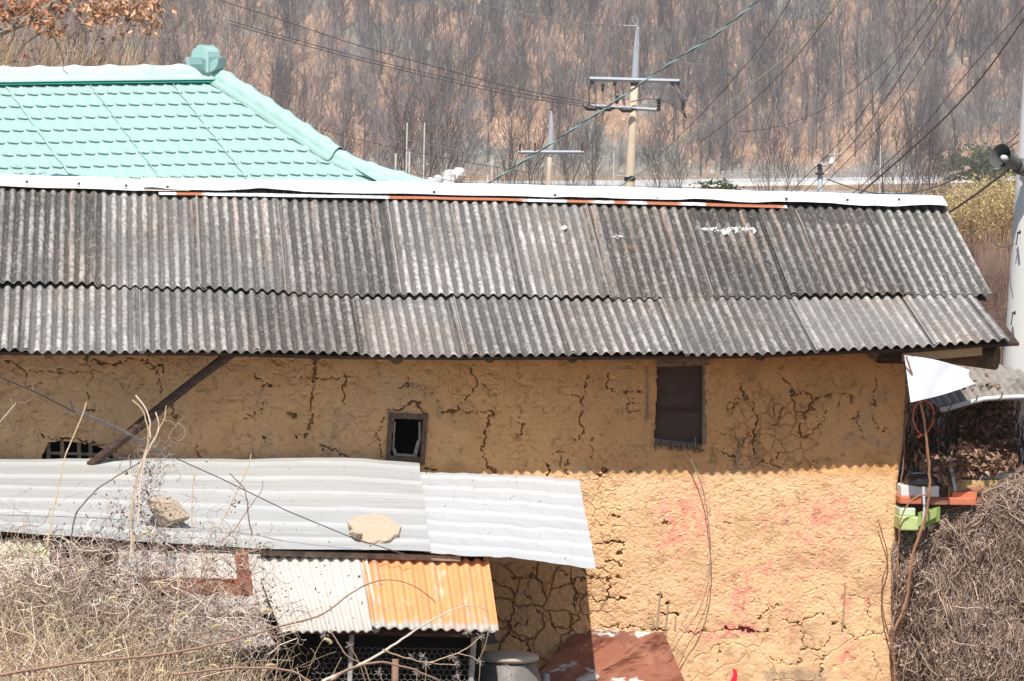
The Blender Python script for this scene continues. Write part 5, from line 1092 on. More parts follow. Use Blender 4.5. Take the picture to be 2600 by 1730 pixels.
for k in range(8):
    p = wp(2425+k*22+rs9.randint(-6, 6), 568+rs9.randint(-12, 14), 62.3); mk('white_sack', G().lathe([(0, -.12), (.11, -.1), (.13, 0), (.09, .1), (0, .12)], p, (0.2*rs9.randn(), 0, 1), 9), mat('sack_white', (.58, .58, .6), rough=.8), wl)
# left wooded knoll: brush, saplings
KN = G(); n = 9000; rs = np.random.RandomState(44)
px = rs.uniform(-80, 720, n); py = rs.uniform(-80, 260, n); r = ray(px, py); t = np.linspace(84, 240, 320); P = CO+r[:, None]*t[None, :, None]; hh = ground(P[..., 0], P[..., 1])-P[..., 2]; ok = hh.max(1) > 0; P = P[np.arange(n), np.argmax(hh > 0, 1)][ok]
n = len(P); K = 5; s = np.linspace(0, 1, K); Hh = .25+1.1*rs.rand(n)**2; D = rs.randn(n, 3)*np.array([.35, .35, .1])+[0, 0, 1]; bend = rs.randn(n, 1, 3)*(s**2)[None, :, None]*.35*np.array([1, 1, -.4])
KN.tube(P[:, None]+(D[:, None]*s[None, :, None]+bend)*Hh[:, None, None], (.006+.006*rs.rand(n))[:, None]*(1-.6*s)[None], 3, C=np.array([.33, .24, .18])*(.5+1.0*rs.rand(n))[:, None]*np.where(rs.rand(n, 1) < .10, np.array([[.95, 1.05, .65]]), np.array([[1, 1, 1.]])))
VCOL = mat('dry_stem', None, [((.6, .56, .5, 1), 30, .5, .62, .4)], .9, attr=True, spec=.1)
mk('knoll_brush', KN, VCOL, kind='stuff', label='dry brush and grass on the wooded knoll behind the green roof', cat='brush')
for i, (px, py, ph, lean) in enumerate(((40, 200, 150, .1), (120, 195, 230, -.15), (210, 190, 260, .1), (300, 185, 240, -.1), (375, 180, 300, .12), (450, 190, 280, -.05), (520, 200, 300, .2), (590, 240, 290, .1), (660, 300, 330, -.05), (330, 200, 180, .3), (160, 200, 180, .3), (480, 190, 200, -.3))):
    Y = 96+7*(i % 4); b = wp(px, py, Y); zz = gz0(b[0], b[1]); b[2] = min(b[2], zz+.3); h = ph*Y/FPX*1.25
    pp = grow(np.random.RandomState(400+i), b, h, .018+.016*(i % 3), up=np.array([lean, 0, 1]), nl=15, nt=8, ns=4, spread=.65, tw=.0042, t0=.15, wob=.1)
    e = base_empty('sapling', ['grey leafless sapling on the knoll behind the green roof'][0], 'tree', b, group='saplings on the knoll'); mk('trunk', G().tube(pp[0][0], pp[0][1], 6), BARKL if i % 2 else BARK, e); mk('crown', tree_geo(pp[1:], n0=3), BARKL if i % 3 == 0 else BARK, e)
# near oak reaching in from the upper left
OAKB = mat('oak_bark', (.30, .25, .20), [((.14, .11, .09), 30, .45, .6, .7), ((.36, .35, .3), 12, .6, .7, .5)], .95, [(60, .6, .006)])
YO = 50.
def pth(pts, Y=YO, n=24):
    p = np.array(pts, float); L = np.concatenate([[0], np.cumsum(np.hypot(*np.diff(p, axis=0).T))]); s = np.linspace(0, L[-1], n); return wp(np.interp(s, L, p[:, 0]), np.interp(s, L, p[:, 1]), Y+.25*np.sin(s/60.))
tb = wp(-330, 300, YO+.5); ok_ = base_empty('oak_tree', 'oak reaching in from the upper left with clinging brown leaves', 'tree', (tb[0], tb[1], gz0(tb[0], tb[1])))
pxs = lambda a, b, n: np.linspace(a, b, n)[None]*YO/FPX*.5
tz = gz0(tb[0], tb[1])
mk('trunk', G().tube([np.array([tb[0], tb[1], tz]), wp(-330, 300, YO+.5), wp(-310, 20, YO), wp(-330, -500, YO)], [[.16, .12, .10, .06]], 12), OAKB, ok_)
def br(pts, a, b, name='branch'): P = pth(pts); mk(name, G().tube(P[None], pxs(a, b, len(P)), 7), OAKB, ok_); return P
br([(-320, 190), (-120, 125), (0, 82), (70, 52), (130, 15), (200, -30)], 36, 20)
br([(-320, 60), (-150, -30), (0, -90), (200, -120), (420, -110)], 26, 12)
br([(200, -110), (160, 0), (200, 45), (240, 90), (280, 96), (300, 104)], 7, 2.5); br([(136, 22), (139, 45), (138, 62), (128, 78), (118, 80)], 8, 5); br([(118, 78), (95, 90), (65, 110), (40, 145)], 5, 2); br([(120, 80), (140, 100), (152, 125), (162, 155), (160, 178), (172, 188)], 5, 2.5); br([(138, 70), (165, 88), (182, 99)], 4, 2); br([(420, -110), (360, -20), (338, 35), (330, 65), (318, 95), (316, 128)], 6, 3)
br([(32, 72), (37, 90), (25, 110), (5, 135), (-20, 150)], 4, 2); br([(300, -115), (420, 10), (400, 35), (380, 60)], 4, 1.5); br([(-60, -90), (20, -20), (80, 30), (105, 58), (120, 76)], 4, 2)
rs = np.random.RandomState(9)
tw_ = []
for c, n_, sx, sy in (((285, 30), 60, 60, 40), ((60, 20), 40, 60, 30), ((400, 40), 40, 50, 30), ((150, 70), 30, 40, 30)):
    for k in range(n_):
        p0 = np.array([c[0]+rs.randn()*sx, c[1]+rs.randn()*sy]); ang = rs.rand()*6.28; L_ = 20+35*rs.rand(); mid = p0+np.array([math.cos(ang), math.sin(ang)])*L_*.5+rs.randn(2)*5; p1_ = p0+np.array([math.cos(ang+.4), math.sin(ang+.4)])*L_
        tw_.append(wp(np.array([p0[0], mid[0], p1_[0]]), np.array([p0[1], mid[1], p1_[1]]), YO+.6*rs.randn()*.5))
mk('twigs', G().tube(np.array(tw_), .0035, 3), OAKB, ok_)
OAKL = mat('dry_oak_leaf', None, [((.5, .42, .36, 1), 14, .5, .62, .5)], .75, attr=True, trans=.25)
lp_, lc_ = [], []
for cx_, cy_, sx, sy, n_ in ((285, 18, 38, 22, 190), (258, 28, 20, 14, 60), (350, 30, 26, 22, 70), (390, 15, 18, 14, 40), (385, 60, 16, 12, 18), (395, 68, 8, 6, 8), (30, 25, 60, 22, 170), (75, 10, 30, 16, 60), (110, 55, 22, 12, 60), (140, 80, 22, 12, 40), (276, 100, 10, 6, 8), (330, 25, 40, 20, 50), (230, 35, 20, 12, 18), (60, 140, 30, 20, 10), (165, 6, 30, 10, 30)):
    x = cx_+rs.randn(n_)*sx; y = cy_+rs.randn(n_)*sy; lp_.append(wp(x, y, YO+rs.randn(n_)*.25)); base_ = np.array([.62, .36, .22]) if cx_ > 200 else np.array([.50, .25, .14]); lc_.append(base_*(.35+1.15*rs.rand(n_)**1.3)[:, None])
mk('leaves', G().leaves(np.concatenate(lp_), .034+.022*rs.rand(sum(map(len, lp_))), rs, C=np.concatenate(lc_), curl=.5, asp=.55), OAKL, ok_)
# ------------------------------------------------------------------ neighbour's yard at right
def slab3(pts, th, name, m, par=None, **kw):
    "polygon of world points with thickness along its normal"
    A = np.array(pts); nn = np.cross(A[1]-A[0], A[2]-A[0]); nn /= np.linalg.norm(nn); B = A-nn*th; n = len(A); i = np.arange(n); j = (i+1) % n
    g = G(); g.add(np.concatenate([A, B]), np.stack([i, j, j+n, i+n], 1)); g.add(A, T=[[0, k, k+1] for k in range(1, n-1)]); g.add(B, T=[[0, k+1, k] for k in range(1, n-1)])
    return mk(name, g, m, par, **kw)
def H(px, py, y): return hp(px, py, np.array(float(y)))
nb = base_empty('neighbour_shed', 'white walled shed smothered in dead vines under an old slate roof at right', 'shed', hw(3.2, 3.0, 0), A5)
NW = mat('peeling_white_wall', (.74, .74, .73), [((.30, .31, .32), 3, .5, .66, .6), ((.16, .14, .12), 24, .62, .70, .6)], .9, [(20, .4, .01)])
xa_, _ = hl(2240, 1100, 2.6); _, za_ = hl(2400, 960, 2.6)
mk('wall', G().hbox(float(xa_), float(hl(2900, 1100, 2.6)[0]), 2.6, 2.75, -.2, float(hl(2400, 985, 2.6)[1])), NW, nb)
# old roof sheet: from hidden rear top to the front edge above the gutter
nr, nc_ = 46, 160
fx = np.linspace(0, 1, nc_); 
frontx = 2330+fx*(2900-2330); fronty = np.interp(frontx, [2330, 2395, 2480, 2600, 2900], [1020, 1036, 1018, 1005, 985])
backx = 2220+fx*(2900-2220); backy = np.interp(backx, [2220, 2360, 2460, 2600, 2900], [870, 897, 908, 948, 1010])
Af = hp(frontx, fronty, np.full(nc_, 2.15)); Ab = hp(backx, backy, np.full(nc_, 3.6))
t = np.linspace(0, 1, nr); P = Af[:, None]*(1-t)[None, :, None]+Ab[:, None]*t[None, :, None]
P[..., 2] += (.014*np.cos(np.arange(nc_)/nc_*2*math.pi*28))[:, None]+.02*(fbm(fx[:, None]*9+0*t, t[None]*5+0*fx[:, None], 3)-.5)
cc = (.22+.18*fbm(fx[:, None]*20+0*t, t[None]*12+0*fx[:, None], 4))[..., None]*np.array([1, .9, .78]); dk2 = sm(fbm(fx[:, None]*14+0*t, t[None]*9+0*fx[:, None], 6), .5, .7)[..., None]*.6; cc = cc*(1-dk2)+np.array([.13, .11, .09])*dk2
mk('roof', G().grid(P, cc, flip=True), SLATE, nb, smooth=True, mods=(('solid', .01),))
gp_ = [H(2386, 1040, 2.0), H(2400, 1040, 2.0), H(2440, 1028, 2.0), H(2500, 1013, 2.0), H(2560, 1009, 2.0), H(2700, 1004, 2.0), H(2900, 998, 2.0)]
mk('gutter', G().tube(np.array(gp_)[None], .016, 12), mat('white_pipe', (.58, .58, .57), [((.4, .4, .38), 9, .5, .7, .4)], .5), nb, smooth=True)
for px, py in ((2412, 1034), (2476, 1016), (2540, 1008)): mk('gutter_tie', G().tube([H(px-5, py+8, 1.97), H(px+2, py, 1.95), H(px+6, py-12, 1.99)], .0035, 4), BLK, nb)
wsh = G(); a, b_ = np.meshgrid(np.linspace(0, 1, 26), np.linspace(0, 1, 20), indexing='ij')
c = [(2296, 902), (2462, 940), (2476, 974), (2312, 1022)]
QX = (1-b_)*((1-a)*c[0][0]+a*c[1][0])+b_*((1-a)*c[3][0]+a*c[2][0]); QY = (1-b_)*((1-a)*c[0][1]+a*c[1][1])+b_*((1-a)*c[3][1]+a*c[2][1])+10*np.sin(a*3.1)*(b_-.6)
QX = QX-9*np.sin(b_*3.14)*a
mk('white_sheet', wsh.grid(hp(QX, QY, -.50-.10*b_+.03*a+.015*np.sin(a*9+b_*4)), flip=True), mat('white_awning_cloth', (.56, .57, .62), rough=.6, trans=.08), label='white cloth stretched from the corner of the mud house', cat='cloth', mods=(('solid', .002),))
# dead leaves on the shed wall
rs = np.random.RandomState(77)
DLEAF = mat('dead_vine_leaf', None, [((.5, .42, .36, 1), 20, .5, .62, .5)], .85, attr=True, trans=.15)
def pxleaves(specs, y, size, base):
    Pp, Cc = [], []
    for cx, cy, sx, sy, n in specs:
        x = cx+rs.randn(n)*sx; z = cy+rs.randn(n)*sy; Pp.append(hp(x, z, y-.12*rs.rand(n))); Cc.append(np.array(base)*(.4+.95*rs.rand(n))[:, None])
    return np.concatenate(Pp), np.concatenate(Cc)
P, C = pxleaves([(2510, 1090, 22, 45, 500), (2475, 1080, 22, 45, 320), (2540, 1040, 16, 14, 110), (2560, 1120, 10, 30, 90), (2340, 1150, 25, 20, 120), (2385, 1060, 10, 30, 30), (2540, 1175, 30, 12, 120)], 2.5, .02, (.26, .145, .09))
P2, C2 = pxleaves([(2470, 1165, 30, 16, 260), (2400, 1185, 36, 13, 240), (2435, 1205, 22, 12, 160), (2520, 1185, 22, 12, 150), (2395, 1225, 14, 14, 80)], .04, .02, (.34, .21, .14)); P = np.concatenate([P, P2]); C = np.concatenate([C, C2])
mk('dead_vine_leaves', G().leaves(P, .018+.014*rs.rand(len(P)), rs, C=C, curl=.5), DLEAF, kind='stuff', label='dark dead vine leaves hanging on the white shed wall', cat='dead leaves')
n = 420; x = rs.uniform(2300, 2610, n); y0 = rs.uniform(1010, 1180, n); K = 7; s = np.linspace(0, 1, K); L_ = rs.uniform(30, 110, n)
xx = x[:, None]+np.cumsum(rs.randn(n, K)*4, 1); yy = y0[:, None]+L_[:, None]*s
mk('vine_stems', G().tube(hp(xx, yy, 2.56-.05*rs.rand(n, K)), .0022+.002*rs.rand(n), 3), mat('dark_vine_stem', (.09, .065, .05), rough=.9), kind='stuff', label='thin dark dead vine stems over the white shed wall', cat='vines')
# yard floor clutter, ledge with tiles
Bb = lambda px0, px1, py0, py1, y0, y1, name, m, par=None, **kw: mk(name, G().hbox(*[float(v) for v in (hl(px0, (py0+py1)/2, y0)[0], hl(px1, (py0+py1)/2, y0)[0], y0, y1, hl((px0+px1)/2, py1, y0)[1], hl((px0+px1)/2, py0, y0)[1])]), m, par, **kw)
BRICK = mat('orange_tile', (.55, .17, .09), [((.40, .12, .07), 18, .45, .65, .6), ((.68, .32, .2), 40, .62, .7, .5)], .8, [(60, .3, .003)])
RB = mat('red_brown_slab', (.30, .13, .085), [((.20, .09, .06), 9, .45, .65, .6)], .9)
Bb(2284, 2545, 1264, 1282, -.10, .3, 'ledge_board', RB, label='red brown board lying across the yard wall', cat='board')
def tile(px0, px1, py0, lbl):
    e = base_empty('roof_tile', lbl, 'tile', H((px0+px1)/2, py0+34, .05), A5, group='orange tiles on the red brown board')
    Bb(px0+6, px1, py0, py0+15, -.11, .05, 'upper_step', BRICK, e, mods=(('bevel', .004),)); Bb(px0, px1-2, py0+15.5, py0+33, -.17, .05, 'lower_step', BRICK, e, mods=(('bevel', .004),))
tile(2286, 2342, 1247, 'left orange stepped tile beside the house corner'); tile(2412, 2481, 1250, 'right orange stepped tile on the board end')
slab3([H(2440, 1252, -.1), H(2495, 1236, .05), H(2524, 1234, .06), H(2480, 1256, -.1)], .02, 'roofing_offcut', RB, label='flat dull red panel behind the right orange tile', cat='panel')
Bb(2288, 2385, 1234, 1262, -.12, .08, 'polystyrene_box', mat('white_foam', (.62, .60, .56), [((.45, .4, .34), 20, .55, .68, .5)], .9), label='white foam box under the brown basin', cat='box', mods=(('bevel', .008),))
bc = H(2338, 1232, -.02); mk('basin', G().lathe([(.112, 0), (.115, .004), (.10, .045), (.078, .072), (.03, .078), (0, .078)], bc, n=36), mat('brown_glaze', (.05, .032, .027), rough=.18, spec=.6), smooth=True, label='glossy dark brown basin upside down on the foam box', cat='basin')
GRN = mat('lime_plastic', (.40, .50, .17), [((.55, .60, .36), 9, .45, .65, .7), ((.2, .22, .12), 20, .62, .7, .5)], .5)
cr_ = base_empty('green_crate', 'lime green ribbed plastic crate behind the house corner', 'crate', H(2315, 1345, .1), A5)
Bb(2284, 2333, 1312, 1348, -.20, .1, 'side', GRN, cr_, mods=(('bevel', .01),)); Bb(2284, 2325, 1290, 1311, -.16, .1, 'lid', mat('pale_green_film', (.50, .60, .42), rough=.4), cr_, mods=(('bevel', .01),))
for k in range(4): slab3([H(2334+k*11, 1308-k*4, -.20+k*.02), H(2343+k*11, 1304-k*4, -.18+k*.02), H(2342+k*11, 1330-k*6, -.18+k*.02), H(2332+k*11, 1336-k*6, -.20+k*.02)], .008, 'rib', GRN, cr_)
slab3([H(2330, 1302, -.16), H(2385, 1286, -.08), H(2384, 1322, -.08), H(2332, 1344, -.16)], .01, 'end_panel', mat('dark_lime', (.22, .34, .07), rough=.6), cr_)
mk('metal_rod', G().tube([H(2411, 1165, -.05), H(2418, 1205, -.07), H(2426, 1248, -.09)], .010, 6, cap=True), mat('blue_grey_metal', (.36, .42, .46), rough=.5), label='blue grey metal strip leaning upright among the dead leaves', cat='metal strip')
mk('white_strap', G().tube([H(2345, 1236, -.22), H(2347, 1290, -.24), H(2344, 1345, -.24)], .0075, 4), mat('white_strap_mat', (.60, .60, .60), rough=.6), label='white strap hanging in front of the left orange tile', cat='strap')
mk('bent_pipe', G().tube([H(2482, 1240, .0), H(2486, 1222, .0), H(2498, 1205, .0), H(2518, 1198, .0)], .008, 7, cap=True), mat('white_bent_pipe', (.58, .57, .55), rough=.5), label='white bent pipe rising behind the red panel', cat='pipe')
slab3([H(2425, 1198, .03), H(2575, 1202, .03), H(2575, 1215, .03), H(2425, 1213, .03)], .03, 'white_beam', mat('flaking_beam', (.50, .50, .48), [((.3, .2, .12), 20, .55, .65, .6)], .9), label='flaking white beam above the yellow stones', cat='beam')
slab3([H(2400, 1215, .06), H(2560, 1216, .06), H(2540, 1262, .06), H(2400, 1262, .06)], .1, 'stone_wall', mat('yellow_mud_stone', (.50, .34, .15), [((.2, .13, .07), 14, .5, .6, .8)], .95, [(20, .8, .02)]), label='low yellow mud and stone wall under the white beam', cat='wall')
slab3([H(2270, 1180, 2.3), H(2292, 1180, 2.3), H(2290, 1250, 2.3), H(2270, 1250, 2.3)], .05, 'blue_drum', mat('blue_plastic', (.03, .10, .22), rough=.5), label='blue plastic sliver beside the house corner', cat='drum')
Bb(2255, 2420, 1200, 1420, 2.2, 2.3, 'shadow_board', DARKWOOD, label='dark panel standing in for shadow behind the basin and the green crate', cat='boards')  # dark panel stands for the shadow in the yard gap
ring = [(2332, 1022), (2320, 1040), (2318, 1065), (2328, 1092), (2342, 1105), (2355, 1098), (2368, 1075), (2371, 1048), (2364, 1025), (2350, 1018), (2332, 1022)]
rg = base_empty('orange_ring', 'loop of orange plastic tie hanging from the white cloth', 'ring', H(2345, 1106, -.3))
mk('loop', G().tube(np.array([H(x, y, -.38) for x, y in ring])[None], .0050, 6), mat('orange_tie', (.50, .12, .05), rough=.5), rg); mk('tail', G().tube([H(2342, 1103, -.38), H(2330, 1111, -.38)], [[.008, .011]], 6, cap=True), mat('orange_tail', (.60, .13, .04), rough=.5), rg)
# climbing canes at the house corner
VB = mat('reddish_vine', (.26, .13, .08), [((.14, .08, .055), 20, .45, .6, .7)], .85); VB2 = mat('orange_brown_vine', (.42, .22, .12), [((.28, .15, .09), 20, .45, .6, .6)], .85)
def hpath(pts, y0, y1, n=50, wob=2.0, seed=1):
    p = np.array(pts, float); L = np.concatenate([[0], np.cumsum(np.hypot(*np.diff(p, axis=0).T))]); s = np.linspace(0, L[-1], n)
    x = np.interp(s, L, p[:, 0]); y = np.interp(s, L, p[:, 1]); k = np.array([1, 2, 3, 2, 1])/9.
    if len(p) > 2:
        for _ in range(3):
            x = np.concatenate([x[:1], np.convolve(np.pad(x, 2, 'edge'), k, 'valid')[1:-1], x[-1:]]); y = np.concatenate([y[:1], np.convolve(np.pad(y, 2, 'edge'), k, 'valid')[1:-1], y[-1:]])
    x = x+wob*(vn(s/14, s*0, seed)-.5)*2; y = y+wob*(vn(s/14, s*0, seed+5)-.5)*2
    return hp(x, y, y0+(y1-y0)*s/L[-1])
def cane(pts, y0, y1, a, b, m, lbl, name='vine', cat='vine', group=None, buds=True, seed=1, wob=2.0):
    P = hpath(pts, y0, y1, 50, wob, seed); R = np.linspace(a, b, 50)*29/FPX*.5
    if buds: R = R*(1+.35*(np.arange(50) % 7 == 3))
    return mk(name, G().tube(P[None], R[None], 6), m, label=lbl, cat=cat, group=group)
cane([(2300, 905), (2318, 960), (2336, 1010), (2346, 1060), (2352, 1120), (2360, 1180), (2362, 1240), (2356, 1290), (2340, 1350), (2318, 1400), (2308, 1450), (2309, 1500), (2296, 1550), (2272, 1600)], -.56, -.12, 5, 9, VB2, 'thick vine arching down from the eave corner past the orange ring', seed=3)
cane([(2362, 1255), (2330, 1255), (2306, 1278), (2284, 1320), (2280, 1400), (2278, 1500), (2276, 1560)], -.3, -.08, 4, 4, VB2, 'thinner orange brown vine dropping beside the green crate', seed=4)
cane([(2228, 1322), (2240, 1355), (2254, 1400), (2250, 1450), (2238, 1475), (2238, 1530), (2246, 1580), (2262, 1620), (2266, 1680), (2270, 1760)], -.05, -.06, 3, 5, VB, 'crooked thin vine climbing the right end of the sunlit mud wall', seed=5)
cane([(2298, 900), (2302, 980), (2300, 1080), (2292, 1180), (2280, 1300), (2278, 1450), (2270, 1600), (2272, 1760)], -.03, -.03, 3.5, 4, VB, 'dark vine running straight down the corner edge of the mud wall', seed=6, wob=3)
cane([(1738, 1138), (1765, 1185), (1785, 1240), (1797, 1310), (1805, 1380), (1804, 1450), (1790, 1520), (1765, 1570), (1730, 1615), (1700, 1665)], -.06, -.14, 3.4, 2.2, mat('grey_vine', (.24, .19, .15), rough=.9), 'long grey vine hanging from the reed sill of the boarded window', seed=7)
cane([(1803, 1420), (1792, 1480), (1760, 1540), (1730, 1585), (1702, 1645), (1690, 1672)], -.10, -.16, 1.6, 1.4, mat('fine_grey_vine', (.22, .18, .15), rough=.9), 'fine companion strand beside the long grey hanging vine', seed=8)
# vine smothered wall ----------------------------------------------------
topx = [2262, 2290, 2340, 2390, 2450, 2520, 2600, 2800]; topy = [1362, 1345, 1325, 1298, 1276, 1240, 1192, 1150]
nx_, ny_ = 110, 130; u = np.linspace(2262, 2860, nx_); v = np.linspace(0, 1, ny_); U, Vv = np.meshgrid(u, v, indexing='ij')
TY_ = np.interp(U, topx, topy); vy = TY_+Vv**1.2*(1900-TY_)
yl = .14*np.exp(-(vy-TY_)/45.)+.0-.10*sm(U, 2330, 2500)-.28*sm(vy, 1400, 1750)*sm(U, 2300, 2420)+.16*(fbm(U/60, vy/60, 5)-.5)*sm(U, 2275, 2330)
Pm = hp(U, vy, yl)
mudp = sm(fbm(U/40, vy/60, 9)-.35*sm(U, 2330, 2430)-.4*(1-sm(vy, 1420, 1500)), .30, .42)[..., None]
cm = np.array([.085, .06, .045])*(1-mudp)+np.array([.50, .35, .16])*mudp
tangle = base_empty('vine_covered_wall', 'low yard wall smothered in a dense curtain of dead grey vines', 'wall', H(2450, 1900, 0.), 0)
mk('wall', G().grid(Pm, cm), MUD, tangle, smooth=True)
rs = np.random.RandomState(21)
def strands(n, Lp, spread, lift, rad, K=7, x0=2266, x1=2760, dirn=1.0):
    x = x0+(x1-x0)*rs.rand(n); ty = np.interp(x, topx, topy); f = rs.rand(n)**1.15; y = ty-6+f*(1760-ty); s = np.linspace(0, 1, K)
    L = Lp*(.4+.9*rs.rand(n)); nearT = np.exp(-(y-ty)/50.)
    ang = rs.randn(n)*spread+nearT*rs.choice([-1, 1], n)*rs.uniform(.6, 1.6, n)
    dx = np.sin(ang); dy = np.cos(ang)*(dirn); cur = rs.randn(n)*.28
    X_ = x[:, None]+L[:, None]*(dx[:, None]*s+cur[:, None]*s**2*.5)+rs.randn(n, K)*L[:, None]*.045; Y_ = y[:, None]+L[:, None]*(dy[:, None]*s-.12*np.abs(cur)[:, None]*s**2)+rs.randn(n, K)*L[:, None]*.04
    X_ = np.maximum(X_, 2262+8*rs.rand(n, K)); tyy = np.interp(X_, topx, topy); Y_ = np.maximum(Y_, tyy-14*rs.rand(n, 1))
    d_ = .14*np.exp(-np.clip(Y_-tyy, 0, 999)/45.)+.0-.10*sm(X_, 2330, 2500)-.28*sm(Y_, 1400, 1750)*sm(X_, 2300, 2420)+.16*(fbm(X_/60, Y_/60, 5)-.5)*sm(X_, 2275, 2330)
    P = hp(X_, Y_, d_-lift*rs.rand(n)[:, None]-.012*rs.rand(n, K)-lift*.35*np.sin(s*3.14)[None])
    mud = (fbm(x/40, y/60, 9)-.35*sm(x, 2330, 2430)-.4*(1-sm(y, 1420, 1500))) > .34
    keep = ~mud | (rs.rand(n) < .30); return P[keep], rad*(.5+.9*rs.rand(keep.sum())**2*1.6)
sh = lambda n, c, lo=.5, hi=1.5: np.array(c)*(lo+(hi-lo)*rs.rand(n))[:, None]
g = G()
for n, Lp, sp, lift, rad, c in ((9000, 90, .30, .04, .0018, (.19, .125, .09)), (5200, 75, .38, .08, .0016, (.33, .235, .18)), (1500, 50, .9, .11, .0015, (.50, .39, .32)), (900, 140, .25, .11, .0022, (.34, .25, .19))):
    P, R = strands(n, Lp, sp, lift, rad); g.tube(P, R, 3, C=sh(len(P), c))
P, R = strands(500, 120, .12, .02, .0022, x0=2266, x1=2700); P = P-HY*.06; g.tube(P, R, 3, C=sh(len(P), (.42, .32, .25)))
mk('vine_curtain', g, VCOL, tangle, kind='stuff')
x = 2275+330*rs.rand(900); ty = np.interp(x, topx, topy); y = ty+(1740-ty)*rs.rand(900)
P = hp(x, y, .14*np.exp(-(y-ty)/45.)+.0-.10*sm(x, 2330, 2500)-.28*sm(y, 1400, 1750)*sm(x, 2300, 2420)-.1-.06*rs.rand(900))
mk('leaf_scraps', G().leaves(P, .006+.009*rs.rand(900), rs, C=sh(900, (.32, .23, .18), .5, 1.8), curl=.4), DLEAF, tangle, kind='stuff')
cane([(2262, 1600), (2266, 1650), (2272, 1700), (2268, 1780)], -.12, -.14, 8, 9, VB, 'stout vine base where the climbing vines meet beside the wall foot', seed=12)

# ------------------------------------------------------------------ dry weeds on the bank, lower left
rs = np.random.RandomState(31)
def bankz(x, y): return ground(x, y)
n = 14000
gx = rs.uniform(-3.9, -.55, n); gy = 25.6+2.1*rs.rand(n); gzv = bankz(gx, gy); ok = gzv > .15+.0*gx; gx, gy, gzv = gx[ok], gy[ok], gzv[ok]; n = len(gx)
K = 6; s = np.linspace(0, 1, K); Hh = (.07+.26*rs.rand(n)**1.6)*np.interp(gx, [-3.6, -2.2, -.8], [1.0, .85, .8]); az = rs.rand(n)*6.28; ln = rs.rand(n)**.7*1.3
D = np.stack([np.cos(az)*ln, np.sin(az)*ln*.7, np.ones(n)], 1); D /= np.linalg.norm(D, axis=1)[:, None]; bend = rs.randn(n, 3)*np.array([.7, .5, .5])-[0, 0, .35]
P = np.stack([gx, gy, gzv-.02], 1)[:, None]+(D[:, None]*s[None, :, None]+bend[:, None]*(s**2)[None, :, None]*.5)*Hh[:, None, None]*1.5
pal = np.array([[.72, .58, .38], [.60, .45, .30], [.90, .80, .62], [.36, .25, .18], [.58, .46, .37], [.20, .135, .10]]); C = pal[rs.choice(6, n, p=[.26, .22, .14, .14, .14, .10])]*(.7+.6*rs.rand(n))[:, None]
g = G().tube(P, (.0010+.0026*rs.rand(n)**2)[:, None]*(1-.5*s)[None], 3, C=C)
mk('dry_grass', g, VCOL, kind='stuff', label='dense dry grass on the bank in front of the shed', cat='grass')
# seed heads
hd = base_empty('foxtail_grass', 'nodding straw coloured foxtail heads among the dry grass', 'grass', (-2.4, 26.6, 1.2)); hd['kind'] = 'stuff'
g = G()
for px, py in ((380, 1355), (220, 1450), (372, 1610), (290, 1640), (240, 1605), (300, 1520), (395, 1480), (640, 1630), (560, 1590), (480, 1560), (120, 1570), (400, 1705), (690, 1550), (820, 1625), (700, 1690), (60, 1640), (530, 1690)):
    K = 8; s = np.linspace(0, 1, K); L = .055+.03*rs.rand(); dr = rs.choice([-1, 1]); c0 = wp(px, py, 26.4)
    P = c0+np.stack([dr*L*np.sin(s*1.7)*.7, 0*s, L*(np.cos(s*1.7)-1)*.8+L*s*.5], 1); g.tube(P[None], [np.array([.002, .006, .0075, .008, .0075, .0065, .005, .001])], 6, C=np.array([[.50, .40, .22]]))
    m = 70; i = rs.randint(1, 7, m); b0 = P[i]; d = rs.randn(m, 3); d /= np.linalg.norm(d, axis=1)[:, None]; ss = np.linspace(0, 1, 2); g.tube(b0[:, None]+d[:, None]*ss[None, :, None]*.015, .0006, 3, C=np.tile([[.6, .5, .32]], (m, 1)))
    st = np.linspace(0, 1, 7); e_ = c0+np.array([-dr*.12, 0, -.35]); g.tube((c0+(e_-c0)*st[:, None]+np.stack([0*st, 0*st, .05*np.sin(st*3.14)], 1))[None], .0013, 3, C=np.array([[.5, .4, .25]]))
mk('seed_heads', g, VCOL, hd, kind='stuff')
# bramble tangle: long curly stems, browner, above the grass towards the shed wall
def tangle_px(n, boxes, Lr, Y0, Y1, rad, cols, K=9, curl=1.0):
    bs = np.array(boxes, float); w = bs[:, 4]/bs[:, 4].sum(); k = rs.choice(len(bs), n, p=w); b = bs[k]
    x = b[:, 0]+b[:, 2]*rs.randn(n); y = b[:, 1]+b[:, 3]*rs.randn(n); a = rs.rand(n)*6.28; L = Lr*(.3+rs.rand(n)); s = np.linspace(0, 1, K)
    da = rs.randn(n)*2.2*curl; th = a[:, None]+da[:, None]*s+np.cumsum(rs.randn(n, K)*.22, 1)
    X_ = x[:, None]+np.cumsum(np.cos(th), 1)*L[:, None]/K; Y_ = y[:, None]+np.cumsum(np.sin(th), 1)*L[:, None]/K
    yy = rs.uniform(Y0, Y1, n)[:, None]+.12*(rs.rand(n, 1)-.5)*s[None]; C = np.array(cols)[rs.randint(0, len(cols), n)]*(.6+.8*rs.rand(n))[:, None]
    return wp(X_, Y_, yy), rad*(.6+.8*rs.rand(n)), C
g = G()
